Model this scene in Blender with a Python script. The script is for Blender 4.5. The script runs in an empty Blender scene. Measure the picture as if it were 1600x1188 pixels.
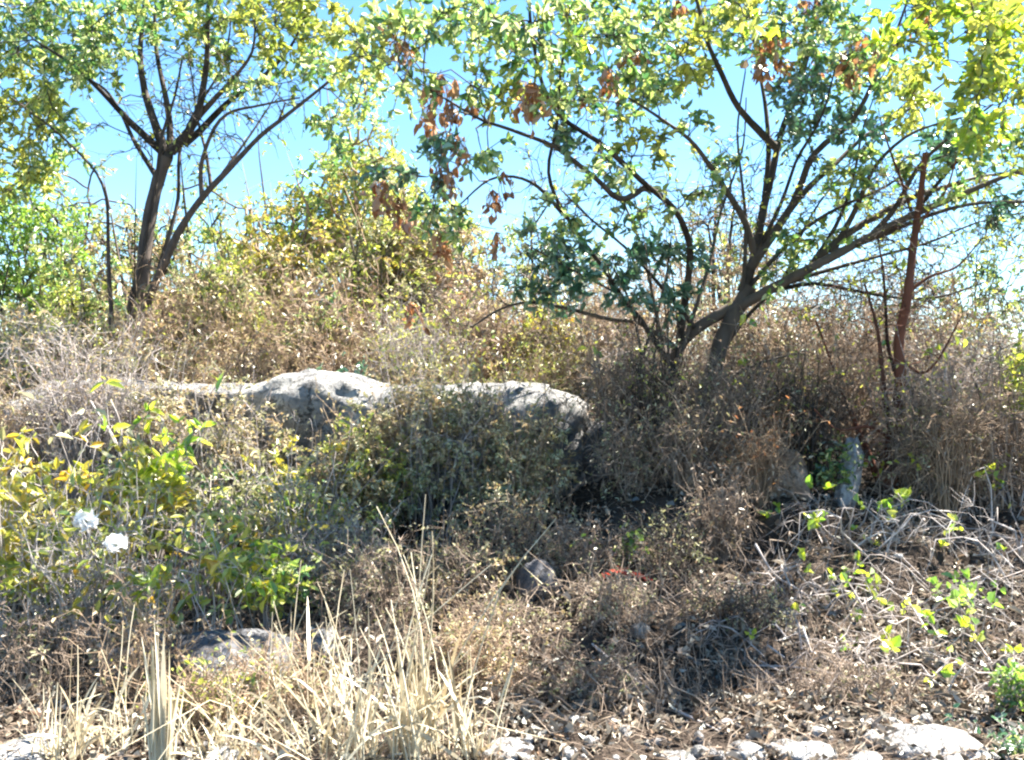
import bpy, math, random
import numpy as np
from mathutils import Vector

# ------------------------------------------------------------------ camera, sky, sun, exposure
S = bpy.context.scene
COL = S.collection
F = 1331.0            # focal length in pixels of a 1600 px wide picture
CAMZ = 1.5
cam = bpy.data.objects.new('camera', bpy.data.cameras.new('camera'))
COL.objects.link(cam)
cam.location = (0, 0, CAMZ)
cam.rotation_euler = (math.radians(90), 0, 0)
cam.data.sensor_width = 36.0
cam.data.lens = 36.0 * F / 1600.0
cam.data.clip_start = 0.05
cam.data.clip_end = 3000
S.camera = cam

SUN_EL = math.radians(56)
SUN_DIR = np.array([0.87, 0.49])
SUN_DIR = SUN_DIR / np.linalg.norm(SUN_DIR) * math.cos(SUN_EL)
sun_vec = Vector((SUN_DIR[0], SUN_DIR[1], math.sin(SUN_EL)))
sl = bpy.data.lights.new('sun', 'SUN')
sl.energy = 5.0
sl.angle = math.radians(0.5)
sl.color = (1.0, 0.94, 0.84)
sun = bpy.data.objects.new('sun', sl)
COL.objects.link(sun)
sun.rotation_euler = (-sun_vec).to_track_quat('-Z', 'Y').to_euler()

W = bpy.data.worlds.new("World")
S.world = W
W.use_nodes = True
wn = W.node_tree.nodes
bg = wn['Background']
bg.inputs['Strength'].default_value = 0.055
sky = wn.new('ShaderNodeTexSky')
sky.sky_type = 'NISHITA'
sky.sun_disc = False
sky.sun_elevation = SUN_EL
sky.sun_rotation = math.atan2(sun_vec.x, sun_vec.y)
sky.air_density = 1.0
sky.dust_density = 0.0
sky.ozone_density = 4.0
sat = wn.new('ShaderNodeHueSaturation')
sat.inputs['Saturation'].default_value = 1.12
sat.inputs['Hue'].default_value = 0.492
W.node_tree.links.new(sky.outputs[0], sat.inputs['Color'])
W.node_tree.links.new(sat.outputs[0], bg.inputs[0])

S.view_settings.view_transform = 'Standard'
S.view_settings.look = 'None'
S.view_settings.gamma = 1.0
S.view_settings.exposure = 2.7
S.render.engine = 'CYCLES'
S.cycles.max_bounces = 7
S.cycles.diffuse_bounces = 4
S.cycles.transmission_bounces = 5
S.cycles.glossy_bounces = 2
S.cycles.use_denoising = True
S.cycles.pixel_filter_type = 'BLACKMAN_HARRIS'
S.cycles.filter_width = 2.3

# ------------------------------------------------------------------ numeric helpers
rng = np.random.default_rng(11)


def reseed(k):
    global rng
    rng = np.random.default_rng(k)


def at(px, py, Y):
    """point of the photograph (1600 wide) at the distance Y in front of the camera"""
    return np.array([(px - 800.0) / F * Y, Y, CAMZ - (py - 594.0) / F * Y])


def vnoise(p, seed=0):
    p = np.asarray(p, float)
    i = np.floor(p).astype(np.int64)
    f = p - i
    u = f * f * (3 - 2 * f)
    M = np.int64(0xffffffff)

    def h(dx, dy, dz):
        n = ((i[:, 0] + dx) * 374761393 + (i[:, 1] + dy) * 668265263 + (i[:, 2] + dz) * 1440662683 + seed * 97531) & M
        n = ((n ^ (n >> 13)) * 1274126177) & M
        n = ((n ^ (n >> 15)) * 668265263) & M
        return ((n >> 8) & 0xffff) / 65535.0
    x0 = h(0, 0, 0) * (1 - u[:, 0]) + h(1, 0, 0) * u[:, 0]
    x1 = h(0, 1, 0) * (1 - u[:, 0]) + h(1, 1, 0) * u[:, 0]
    x2 = h(0, 0, 1) * (1 - u[:, 0]) + h(1, 0, 1) * u[:, 0]
    x3 = h(0, 1, 1) * (1 - u[:, 0]) + h(1, 1, 1) * u[:, 0]
    y0 = x0 * (1 - u[:, 1]) + x1 * u[:, 1]
    y1 = x2 * (1 - u[:, 1]) + x3 * u[:, 1]
    return (y0 * (1 - u[:, 2]) + y1 * u[:, 2]) * 2 - 1


def fbm(p, octaves=4, seed=0, gain=0.5):
    a, s, out = 1.0, 1.0, 0
    for k in range(octaves):
        out = out + a * vnoise(np.asarray(p) * s + 17.3 * k, seed + k)
        a *= gain
        s *= 2.03
    return out


PROF_Y = [-60, -5, 3.5, 4.2, 5.2, 6.0, 7.0, 8.5, 12, 30, 120, 900]
PROF_Z = [-0.1, -0.03, 0.0, 0.05, 0.28, 0.56, 0.86, 1.06, 1.15, 1.1, 0.9, 0.5]


def terrain(x, y):
    x = np.atleast_1d(np.asarray(x, float))
    y = np.atleast_1d(np.asarray(y, float))
    z = np.interp(y, PROF_Y, PROF_Z)
    lz = np.interp(y, [-60, 4.0, 6.4, 7.6, 9, 12], [-0.1, 0.0, 0.26, 0.7, 1.0, 1.15])
    t = np.clip((0.9 - x) / 1.0, 0, 1)
    z = np.where(y < 12, z * (1 - t) + lz * t, z)
    for hx, hy, rx, ry, dz in ((1.55, 5.45, .5, .35, -.16), (1.0, 4.15, 1.3, .16, -.07), (.4, 4.6, .5, .3, .07), (2.7, 5.2, .6, .3, .1), (.15, 5.3, .3, .25, -.1)):
        z = z + dz * np.exp(-((x - hx) / rx) ** 2 - ((y - hy) / ry) ** 2)
    for lx, ly, wx, hgt in ((2.0, 5.1, .9, .14), (.4, 4.75, .7, .12), (1.5, 5.75, .8, .15), (-1.2, 4.1, 1.2, .1)):  # low bank lips added so their near faces fall in shade
        e = ly + .12 * np.sin(x * 3.1 + ly) + .06 * np.sin(x * 7.7)
        z = z + hgt * np.clip((y - e) / .1, 0, 1) * np.exp(-np.abs((x - lx) / wx) ** 4) * np.clip(1 - (y - e - .1) / .8, 0, 1)
    p = np.stack([x * 0.9, y * 0.9, 0 * x], 1)
    near = np.clip((y - 3.0) / 2, 0.25, 1)
    return z + 0.07 * fbm(p, 3, 3) * near + 0.02 * fbm(p * 5, 3, 8)


def hz(x, y):
    return float(terrain(x, y)[0])


# ------------------------------------------------------------------ mesh helpers
def link(name, me, parent=None):
    o = bpy.data.objects.new(name, me)
    COL.objects.link(o)
    if parent is not None:
        o.parent = parent
    return o


class Geo:
    """collects quads and triangles, builds ONE mesh object"""

    def __init__(self):
        self.v, self.q, self.t, self.qm, self.tm, self.n = [], [], [], [], [], 0

    def add(self, V, Q=None, T=None, mat=0):
        V = np.asarray(V, float).reshape(-1, 3)
        if len(V) == 0:
            return
        if Q is not None and len(Q):
            Q = np.asarray(Q).reshape(-1, 4) + self.n
            self.q.append(Q)
            self.qm.append(np.full(len(Q), mat) if np.isscalar(mat) else np.asarray(mat))
        if T is not None and len(T):
            T = np.asarray(T).reshape(-1, 3) + self.n
            self.t.append(T)
            self.tm.append(np.full(len(T), mat))
        self.v.append(V)
        self.n += len(V)

    def mesh(self, name, mats, smooth=True, origin=None):
        V = np.concatenate(self.v) if self.v else np.zeros((0, 3))
        if origin is not None:
            V = V - np.asarray(origin)
        Q = np.concatenate(self.q) if self.q else np.zeros((0, 4), int)
        T = np.concatenate(self.t) if self.t else np.zeros((0, 3), int)
        me = bpy.data.meshes.new(name)
        nq, nt = len(Q), len(T)
        me.vertices.add(len(V))
        me.vertices.foreach_set('co', V.astype(np.float32).ravel())
        me.loops.add(nq * 4 + nt * 3)
        me.loops.foreach_set('vertex_index', np.concatenate([Q.ravel(), T.ravel()]).astype(np.int32))
        me.polygons.add(nq + nt)
        st = np.concatenate([np.arange(nq) * 4, nq * 4 + np.arange(nt) * 3]).astype(np.int32)
        me.polygons.foreach_set('loop_start', st)
        mi = np.concatenate([np.concatenate(self.qm) if self.qm else np.zeros(0), np.concatenate(self.tm) if self.tm else np.zeros(0)])
        me.polygons.foreach_set('material_index', mi.astype(np.int32))
        me.polygons.foreach_set('use_smooth', np.full(nq + nt, smooth))
        for m in (mats if isinstance(mats, (list, tuple)) else [mats]):
            me.materials.append(m)
        me.update(calc_edges=True)
        return me

    def build(self, name, mats, parent=None, smooth=True, origin=None):
        return link(name, self.mesh(name, mats, smooth, origin), parent)


def unit(v):
    v = np.asarray(v, float)
    return v / np.maximum(np.linalg.norm(v, axis=-1, keepdims=True), 1e-9)


def tubes(g, P, R, sides=5, mat=0, rough=0.0):
    """P (N,K,3) polylines, R (N,K) radii"""
    P = np.asarray(P, float)
    R = np.asarray(R, float)
    if len(P) == 0:
        return
    N, K, _ = P.shape
    tan = np.empty_like(P)
    tan[:, 1:-1] = P[:, 2:] - P[:, :-2]
    tan[:, 0] = P[:, 1] - P[:, 0]
    tan[:, -1] = P[:, -1] - P[:, -2]
    tan = unit(tan)
    d = unit(P[:, -1] - P[:, 0])
    ref = np.where(np.abs(d[:, 2:3]) > 0.8, np.array([[1.0, 0.2, 0]]), np.array([[0.1, 0.2, 1.0]]))
    e1 = unit(np.cross(tan, ref[:, None, :]))
    e2 = np.cross(tan, e1)
    a = np.arange(sides) / sides * 2 * np.pi
    rr = np.repeat(R[:, :, None], sides, 2)
    if rough:
        rr = rr * (1 + rough * rng.uniform(-1, 1, rr.shape))
    V = P[:, :, None, :] + rr[..., None] * (np.cos(a)[None, None, :, None] * e1[:, :, None, :] + np.sin(a)[None, None, :, None] * e2[:, :, None, :])
    base = (np.arange(N) * K * sides)[:, None, None]
    k = (np.arange(K - 1) * sides)[None, :, None]
    s = np.arange(sides)[None, None, :]
    s1 = (s + 1) % sides
    Q = np.stack([base + k + s, base + k + s1, base + k + sides + s1, base + k + sides + s], -1)
    g.add(V, Q, None, mat)


def leaves(g, pos, d, L, Wd, mat=0, up=0.6, fold=0.25, droop=0.2):
    """pointed leaves folded along the midrib: two quads each"""
    pos = np.asarray(pos, float)
    n = len(pos)
    if n == 0:
        return
    d = unit(d)
    nrm = unit(rng.normal(0, 1, (n, 3)) * (1 - up) + np.array([0.15, -0.1, 1.0]) * up)
    side = unit(np.cross(d, nrm))
    nrm = np.cross(side, d)
    L = np.asarray(L, float)[:, None] * np.ones((n, 1))
    Wd = np.asarray(Wd, float)[:, None] * np.ones((n, 1))
    fo = fold * Wd
    b = pos
    t = pos + d * L - nrm * L * droop
    r1 = pos + d * L * 0.33 + side * Wd * 0.46 + nrm * fo
    r2 = pos + d * L * 0.70 + side * Wd * 0.36 + nrm * (fo * 0.8 - L * droop * 0.4)
    l1 = pos + d * L * 0.33 - side * Wd * 0.46 + nrm * fo
    l2 = pos + d * L * 0.70 - side * Wd * 0.36 + nrm * (fo * 0.8 - L * droop * 0.4)
    V = np.stack([b, r1, r2, t, l2, l1], 1)
    o = np.arange(n)[:, None] * 6
    Q = np.concatenate([o + np.array([[0, 1, 2, 3]]), o + np.array([[0, 3, 4, 5]])], 1)
    m = mat if np.isscalar(mat) else np.repeat(np.asarray(mat), 2)
    g.add(V, Q, None, m)


# ------------------------------------------------------------------ materials
def new_mat(name):
    m = bpy.data.materials.new(name)
    m.use_nodes = True
    m.node_tree.nodes.clear()
    return m, m.node_tree.nodes, m.node_tree.links


def leaf_mat(name, cols, trans=0.5, gloss=0.09):
    m, n, l = new_mat(name)
    geo = n.new('ShaderNodeNewGeometry')
    ramp = n.new('ShaderNodeValToRGB')
    ramp.color_ramp.interpolation = 'LINEAR'
    els = ramp.color_ramp.elements
    k = len(cols)
    for i, c in enumerate(cols):
        p = i / max(k - 1, 1)
        e = els[i] if i < 2 else els.new(p)
        e.position = p
        e.color = (*c, 1)
    l.new(geo.outputs['Random Per Island'], ramp.inputs[0])
    tc = n.new('ShaderNodeTexCoord')
    nz = n.new('ShaderNodeTexNoise')
    nz.inputs['Scale'].default_value = 40
    l.new(tc.outputs['Object'], nz.inputs['Vector'])
    hs = n.new('ShaderNodeHueSaturation')
    mp = n.new('ShaderNodeMapRange')
    mp.inputs[3].default_value = 0.75
    mp.inputs[4].default_value = 1.25
    l.new(nz.outputs[0], mp.inputs[0])
    l.new(mp.outputs[0], hs.inputs['Value'])
    l.new(ramp.outputs[0], hs.inputs['Color'])
    dif = n.new('ShaderNodeBsdfDiffuse')
    tr = n.new('ShaderNodeBsdfTranslucent')
    gl = n.new('ShaderNodeBsdfGlossy')
    gl.inputs['Roughness'].default_value = 0.45
    gl.inputs['Color'].default_value = (0.9, 0.95, 0.9, 1)
    m1 = n.new('ShaderNodeMixShader')
    m1.inputs[0].default_value = trans
    m2 = n.new('ShaderNodeMixShader')
    m2.inputs[0].default_value = gloss
    l.new(hs.outputs[0], dif.inputs[0])
    l.new(hs.outputs[0], tr.inputs[0])
    l.new(dif.outputs[0], m1.inputs[1])
    l.new(tr.outputs[0], m1.inputs[2])
    l.new(m1.outputs[0], m2.inputs[1])
    l.new(gl.outputs[0], m2.inputs[2])
    out = n.new('ShaderNodeOutputMaterial')
    l.new(m2.outputs[0], out.inputs[0])
    return m


def wood_mat(name, c1, c2, scale=14, bump=0.5):
    m, n, l = new_mat(name)
    tc = n.new('ShaderNodeTexCoord')
    mpn = n.new('ShaderNodeMapping')
    mpn.inputs['Scale'].default_value = (1, 1, 0.35)
    l.new(tc.outputs['Object'], mpn.inputs[0])
    nz = n.new('ShaderNodeTexNoise')
    nz.inputs['Scale'].default_value = scale
    nz.inputs['Detail'].default_value = 5
    l.new(mpn.outputs[0], nz.inputs['Vector'])
    geo = n.new('ShaderNodeNewGeometry')
    ad = n.new('ShaderNodeMath')
    ad.operation = 'MULTIPLY_ADD'
    ad.inputs[1].default_value = 0.5
    l.new(geo.outputs['Random Per Island'], ad.inputs[0])
    l.new(nz.outputs[0], ad.inputs[2])
    ramp = n.new('ShaderNodeValToRGB')
    ramp.color_ramp.elements[0].position = 0.45
    ramp.color_ramp.elements[1].position = 1.0
    ramp.color_ramp.elements[0].color = (*c1, 1)
    ramp.color_ramp.elements[1].color = (*c2, 1)
    l.new(ad.outputs[0], ramp.inputs[0])
    bs = n.new('ShaderNodeBsdfPrincipled')
    bs.inputs['Roughness'].default_value = 0.85
    bs.inputs['Specular IOR Level'].default_value = 0.25
    l.new(ramp.outputs[0], bs.inputs['Base Color'])
    if bump:
        bp = n.new('ShaderNodeBump')
        bp.inputs['Strength'].default_value = bump
        bp.inputs['Distance'].default_value = 0.02
        l.new(nz.outputs[0], bp.inputs['Height'])
        l.new(bp.outputs[0], bs.inputs['Normal'])
    out = n.new('ShaderNodeOutputMaterial')
    l.new(bs.outputs[0], out.inputs[0])
    return m


def rock_mat(name, dark, mid, light):
    m, n, l = new_mat(name)
    tc = n.new('ShaderNodeTexCoord')
    a = n.new('ShaderNodeTexNoise')
    a.inputs['Scale'].default_value = 2.2
    a.inputs['Detail'].default_value = 8
    a.inputs['Roughness'].default_value = 0.68
    l.new(tc.outputs['Object'], a.inputs['Vector'])
    ramp = n.new('ShaderNodeValToRGB')
    e = ramp.color_ramp.elements
    e[0].position, e[0].color = 0.34, (*dark, 1)
    e[1].position, e[1].color = 0.68, (*light, 1)
    k = e.new(0.5)
    k.color = (*mid, 1)
    l.new(a.outputs[0], ramp.inputs[0])
    v = n.new('ShaderNodeTexNoise')
    v.inputs['Scale'].default_value = 19
    v.inputs['Detail'].default_value = 6
    v.inputs['Roughness'].default_value = 0.7
    l.new(tc.outputs['Object'], v.inputs['Vector'])
    r2 = n.new('ShaderNodeValToRGB')
    r2.color_ramp.elements[0].position = 0.52
    r2.color_ramp.elements[1].position = 0.63
    l.new(v.outputs[0], r2.inputs[0])
    mx = n.new('ShaderNodeMixRGB')
    mx.inputs[2].default_value = (dark[0] * 0.75, dark[1] * 0.78, dark[2] * 0.75, 1)
    fa = n.new('ShaderNodeMath')
    fa.operation = 'MULTIPLY'
    fa.inputs[1].default_value = 0.75
    l.new(r2.outputs[0], fa.inputs[0])
    l.new(fa.outputs[0], mx.inputs[0])
    l.new(ramp.outputs[0], mx.inputs[1])
    wv = n.new('ShaderNodeVectorMath')
    wv.operation = 'MULTIPLY_ADD'
    wv.inputs[1].default_value = (.9, .9, .9)
    l.new(a.outputs['Color'], wv.inputs[0])
    l.new(tc.outputs['Object'], wv.inputs[2])
    vo = n.new('ShaderNodeTexVoronoi')
    vo.feature = 'DISTANCE_TO_EDGE'
    vo.inputs['Scale'].default_value = 2.1
    l.new(wv.outputs[0], vo.inputs['Vector'])
    cr = n.new('ShaderNodeMapRange')
    cr.inputs[1].default_value = 0.0
    cr.inputs[2].default_value = 0.014
    l.new(vo.outputs['Distance'], cr.inputs[0])
    ck = n.new('ShaderNodeMixRGB')
    ck.inputs[1].default_value = (dark[0] * .7, dark[1] * .7, dark[2] * .68, 1)
    l.new(cr.outputs[0], ck.inputs[0])
    l.new(mx.outputs[0], ck.inputs[2])
    mx = ck
    bp = n.new('ShaderNodeBump')
    bp.inputs['Strength'].default_value = 1.0
    bp.inputs['Distance'].default_value = 0.06
    ad0 = n.new('ShaderNodeMath')
    ad0.operation = 'ADD'
    l.new(a.outputs[0], ad0.inputs[0])
    l.new(v.outputs[0], ad0.inputs[1])
    ad = n.new('ShaderNodeMath')
    ad.operation = 'MULTIPLY_ADD'
    ad.inputs[1].default_value = 0.7
    l.new(cr.outputs[0], ad.inputs[0])
    l.new(ad0.outputs[0], ad.inputs[2])
    l.new(ad.outputs[0], bp.inputs['Height'])
    bs = n.new('ShaderNodeBsdfPrincipled')
    bs.inputs['Roughness'].default_value = 0.9
    bs.inputs['Specular IOR Level'].default_value = 0.2
    l.new(mx.outputs[0], bs.inputs['Base Color'])
    l.new(bp.outputs[0], bs.inputs['Normal'])
    out = n.new('ShaderNodeOutputMaterial')
    l.new(bs.outputs[0], out.inputs[0])
    return m


LM = {
    'green': leaf_mat('green_leaf', [(.05, .15, .055), (.12, .26, .06), (.3, .42, .09), (.48, .54, .15), (.66, .68, .36)]),
    'lime': leaf_mat('lime_leaf', [(.13, .27, .03), (.24, .42, .05), (.36, .54, .07), (.5, .6, .1)], 0.55),
    'teal': leaf_mat('deep_green_leaf', [(.02, .085, .045), (.035, .13, .065), (.07, .19, .085), (.2, .32, .15)], 0.35, 0.16),
    'yellow': leaf_mat('yellow_leaf', [(.24, .29, .035), (.40, .40, .035), (.5, .42, .035), (.6, .5, .06), (.62, .36, .03)], 0.5),
    'yellowgreen': leaf_mat('yellow_green_leaf', [(.15, .22, .035), (.30, .36, .05), (.48, .5, .07), (.62, .58, .13)], 0.5),
    'gold': leaf_mat('golden_leaf', [(.26, .30, .05), (.45, .43, .06), (.6, .5, .08), (.6, .4, .07)], 0.6),
    'glow': leaf_mat('bright_yellow_leaf', [(.14, .30, .03), (.32, .48, .03), (.52, .6, .035), (.70, .7, .08)], 0.65),
    'orange': leaf_mat('orange_brown_leaf', [(.20, .075, .03), (.38, .15, .055), (.52, .25, .10), (.46, .29, .15)], 0.45),
    'beige': leaf_mat('beige_dry_leaf', [(.30, .19, .09), (.46, .33, .17), (.58, .45, .26), (.38, .34, .12), (.64, .52, .34)], 0.35),
    'brown': leaf_mat('brown_dry_leaf', [(.10, .065, .042), (.19, .125, .085), (.30, .21, .145), (.46, .36, .27)], 0.3),
    'olive': leaf_mat('olive_grey_leaf', [(.13, .14, .05), (.24, .24, .09), (.37, .35, .155), (.5, .46, .25), (.62, .57, .38)], 0.4),
    'litter': leaf_mat('fallen_leaf', [(.03, .022, .017), (.06, .045, .033), (.13, .1, .075), (.46, .39, .30), (.18, .10, .055)], 0.2),
    'red': leaf_mat('red_leaf', [(.45, .05, .03), (.6, .1, .05)], 0.4),
    'straw': leaf_mat('straw_blade', [(.28, .21, .12), (.48, .39, .24), (.64, .55, .37), (.76, .70, .54), (.52, .45, .32)], 0.35, 0.08),
    'petal': leaf_mat('white_petal', [(.88, .88, .88), (.92, .91, .9)], 0.42),
}
WM = {
    'dark': wood_mat('dark_bark', (.022, .018, .015), (.12, .095, .08)),
    'brown': wood_mat('brown_bark', (.026, .021, .018), (.115, .092, .074)),
    'grey': wood_mat('grey_twig', (.13, .105, .095), (.46, .41, .385), 20, 0.2),
    'pale': wood_mat('pale_twig', (.22, .185, .17), (.60, .54, .50), 20, 0.2),
    'tan': wood_mat('tan_twig', (.17, .115, .075), (.42, .31, .21), 20, 0.2),
    'mauve': wood_mat('dry_brown_twig', (.085, .06, .045), (.38, .295, .225), 20, 0.2),
    'red': wood_mat('reddish_bark', (.03, .02, .016), (.20, .075, .045), 6, 1.0),
    'straw': wood_mat('straw_stalk', (.34, .27, .17), (.74, .67, .49), 12, 0),
}
ROCK = rock_mat('weathered_limestone', (.085, .085, .088), (.26, .255, .25), (.52, .505, .47))
ROCKG = rock_mat('shade_tinted_limestone', (.05, .05, .056), (.15, .15, .16), (.36, .36, .36))  # limestone with a dark bluish shade put into its colour
ROCKP = rock_mat('white_stone', (.5, .49, .47), (.72, .71, .68), (.82, .81, .78))
ROCKT = rock_mat('tan_stone', (.14, .10, .075), (.30, .22, .165), (.44, .35, .28))
ROCKW = rock_mat('pale_limestone', (.22, .21, .21), (.46, .45, .44), (.66, .64, .62))
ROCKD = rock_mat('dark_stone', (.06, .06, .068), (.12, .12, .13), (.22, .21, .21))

# ------------------------------------------------------------------ tags
def tag(o, label=None, cat=None, group=None, kind=None):
    if label: o['label'] = label
    if cat: o['category'] = cat
    if group: o['group'] = group
    if kind: o['kind'] = kind
    return o


def thing(name, label, cat, loc, group=None):
    o = bpy.data.objects.new(name, None)
    o.empty_display_size = 0.1
    COL.objects.link(o)
    o.location = loc
    return tag(o, label, cat, group)


# ------------------------------------------------------------------ ground
def make_ground():
    def axis(lo, hi, fine_lo, fine_hi, step, grow=1.18):
        a = list(np.arange(fine_lo, fine_hi, step))
        s = step
        while a[-1] < hi:
            s *= grow
            a.append(a[-1] + s)
        s = step
        while a[0] > lo:
            s *= grow
            a.insert(0, a[0] - s)
        return np.array(a)
    xs = axis(-500, 500, -4.5, 5.0, 0.06)
    ys = axis(-80, 900, 2.6, 8.0, 0.05)
    X, Y = np.meshgrid(xs, ys)
    x, y = X.ravel(), Y.ravel()
    z = terrain(x, y)
    fine = (np.abs(x) < 6) & (y > 2) & (y < 9)
    z = z + np.where(fine, 0.018 * fbm(np.stack([x * 14, y * 14, 0 * x], 1), 2, 21), 0)
    nx, ny = len(xs), len(ys)
    i = np.arange(nx - 1)[None, :] + np.arange(ny - 1)[:, None] * nx
    Q = np.stack([i, i + 1, i + nx + 1, i + nx], -1)
    m, n, l = new_mat('dry_soil')
    tc = n.new('ShaderNodeTexCoord')
    a = n.new('ShaderNodeTexNoise')
    a.inputs['Scale'].default_value = 3
    a.inputs['Detail'].default_value = 10
    a.inputs['Roughness'].default_value = 0.7
    l.new(tc.outputs['Object'], a.inputs['Vector'])
    r = n.new('ShaderNodeValToRGB')
    e = r.color_ramp.elements
    e[0].position, e[0].color = 0.32, (.018, .014, .012, 1)
    e[1].position, e[1].color = 0.7, (.105, .08, .063, 1)
    k = e.new(0.5)
    k.color = (.045, .034, .027, 1)
    l.new(a.outputs[0], r.inputs[0])
    b = n.new('ShaderNodeTexNoise')
    b.inputs['Scale'].default_value = 45
    b.inputs['Detail'].default_value = 6
    l.new(tc.outputs['Object'], b.inputs['Vector'])
    bp = n.new('ShaderNodeBump')
    bp.inputs['Strength'].default_value = 1.0
    bp.inputs['Distance'].default_value = 0.03
    l.new(b.outputs[0], bp.inputs['Height'])
    bs = n.new('ShaderNodeBsdfPrincipled')
    bs.inputs['Roughness'].default_value = 0.95
    bs.inputs['Specular IOR Level'].default_value = 0.1
    l.new(r.outputs[0], bs.inputs['Base Color'])
    l.new(bp.outputs[0], bs.inputs['Normal'])
    out = n.new('ShaderNodeOutputMaterial')
    l.new(bs.outputs[0], out.inputs[0])
    g = Geo()
    g.add(np.stack([x, y, z], 1), Q)
    tag(g.build('ground', m), kind='structure')


make_ground()


# ------------------------------------------------------------------ rocks
import bmesh
_ico = {}


def ico(sub):
    if sub not in _ico:
        bm = bmesh.new()
        bmesh.ops.create_icosphere(bm, subdivisions=sub, radius=1)
        V = np.array([v.co[:] for v in bm.verts])
        T = np.array([[v.index for v in f.verts] for f in bm.faces])
        bm.free()
        _ico[sub] = (V, T)
    return _ico[sub]


def rock(label, c, size, seed, mat, sub=5, box=2.6, chips=14, rough=0.10, rz=0.0, group=None, hump=None, name='boulder', cat='boulder'):
    reseed(seed)
    D, T = ico(sub)
    P = D / (np.abs(D) ** box).sum(1, keepdims=True) ** (1 / box)
    for k in range(chips):
        nrm = unit(rng.normal(0, 1, 3))
        off = rng.uniform(0.8, 1.05)
        P = P - np.maximum(P @ nrm - off, 0)[:, None] * nrm
    asp = np.asarray(size) / max(size)
    q = P * asp * 2.2 + seed * 3.1
    P = P + D * (rough * fbm(q, 5, seed, .55) + rough * 0.55 * np.abs(fbm(q * 3.1, 5, seed + 9, .6)) - rough * 0.3 - rough * .5 * np.clip(.12 - np.abs(vnoise(q * 1.3, seed + 4)), 0, 1) / .12)[:, None]
    P = P * np.asarray(size)
    if hump is not None:
        hx, hw, hh = hump
        P[:, 2] += hh * np.exp(-((P[:, 0] - hx) / hw) ** 2) * np.clip(P[:, 2] / size[2], 0, 1)
    ca, sa = math.cos(rz), math.sin(rz)
    P = np.stack([P[:, 0] * ca - P[:, 1] * sa, P[:, 0] * sa + P[:, 1] * ca, P[:, 2]], 1)
    g = Geo()
    g.add(P, None, T)
    o = g.build(name, mat)
    o.location = c
    return tag(o, label, cat, group)


rock('large flat-topped grey boulder with a sunlit white hump, half covered by bushes', (-1.20, 7.6, 0.68), (1.86, 0.95, 0.74), 5, ROCK, 6, 7, 9, 0.12, 0.0, hump=(-0.46, 0.42, 0.15))
rock('smaller grey boulder behind thin pale stems beside the large boulder', (-3.42, 7.5, 0.72), (0.80, 0.7, 0.76), 8, ROCK, 5, 6, 8, 0.09, 0.2)
p = at(340, 1110, 3.95)
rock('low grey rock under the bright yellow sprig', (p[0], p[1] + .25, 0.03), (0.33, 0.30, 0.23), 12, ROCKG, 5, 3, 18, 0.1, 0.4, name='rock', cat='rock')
p = at(500, 1030, 4.25)
rock('small pale grey rock behind the tall straw grass', (p[0], p[1] + .1, 0.1), (0.09, 0.1, 0.12), 14, ROCK, 4, 3, 12, 0.1, 0.1, name='rock', cat='rock')
p = at(190, 1110, 3.9)
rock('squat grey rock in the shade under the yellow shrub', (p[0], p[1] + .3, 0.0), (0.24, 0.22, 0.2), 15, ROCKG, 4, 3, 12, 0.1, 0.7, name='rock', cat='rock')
p = at(840, 892, 4.9)
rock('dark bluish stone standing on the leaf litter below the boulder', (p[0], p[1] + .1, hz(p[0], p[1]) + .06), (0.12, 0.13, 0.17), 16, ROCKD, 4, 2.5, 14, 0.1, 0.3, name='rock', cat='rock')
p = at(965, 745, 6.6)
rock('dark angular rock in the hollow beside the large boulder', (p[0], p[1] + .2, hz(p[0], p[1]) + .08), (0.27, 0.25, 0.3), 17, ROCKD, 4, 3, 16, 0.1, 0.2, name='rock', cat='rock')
p = at(1335, 715, 6.1)
slab = rock('narrow leaning white stone slab beside the reddish bare trunk', (p[0], p[1] + .1, hz(p[0], p[1]) + .18), (0.075, 0.12, 0.34), 18, ROCKW, 5, 5, 14, 0.09, -0.5, name='standing_stone', cat='stone')
slab.rotation_euler = (math.radians(-8), math.radians(13), 0)
p = at(1215, 965, 4.75)
rock('whitish stone half buried in the slope under the grey twigs', (p[0], p[1] + .1, hz(p[0], p[1]) - .01), (0.14, 0.12, 0.07), 19, ROCK, 4, 2.6, 12, 0.12, 0.2, name='rock', cat='rock')
p = at(1000, 1010, 4.5)
rock('small white stone on the leaf litter near the fallen branch', (p[0], p[1], hz(p[0], p[1]) + .02), (0.05, 0.05, 0.04), 20, ROCK, 3, 2.6, 10, 0.12, 0.2, name='rock', cat='rock')
p = at(1140, 805, 5.75)
rock('tan brown stone half hidden by drooping dry stems', (p[0], p[1] + .1, hz(p[0], p[1]) - .02), (0.22, 0.16, 0.20), 23, ROCKT, 4, 3, 10, 0.1, 0.9, name='rock', cat='rock')
p = at(1225, 770, 6.2)
rock('rounded tan stone inside the brown dry brush', (p[0], p[1], hz(p[0], p[1]) + .1), (0.17, 0.16, 0.22), 22, ROCKT, 4, 2.6, 10, 0.1, 0.4, name='rock', cat='rock')
G = 'white stones along the road edge'
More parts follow.
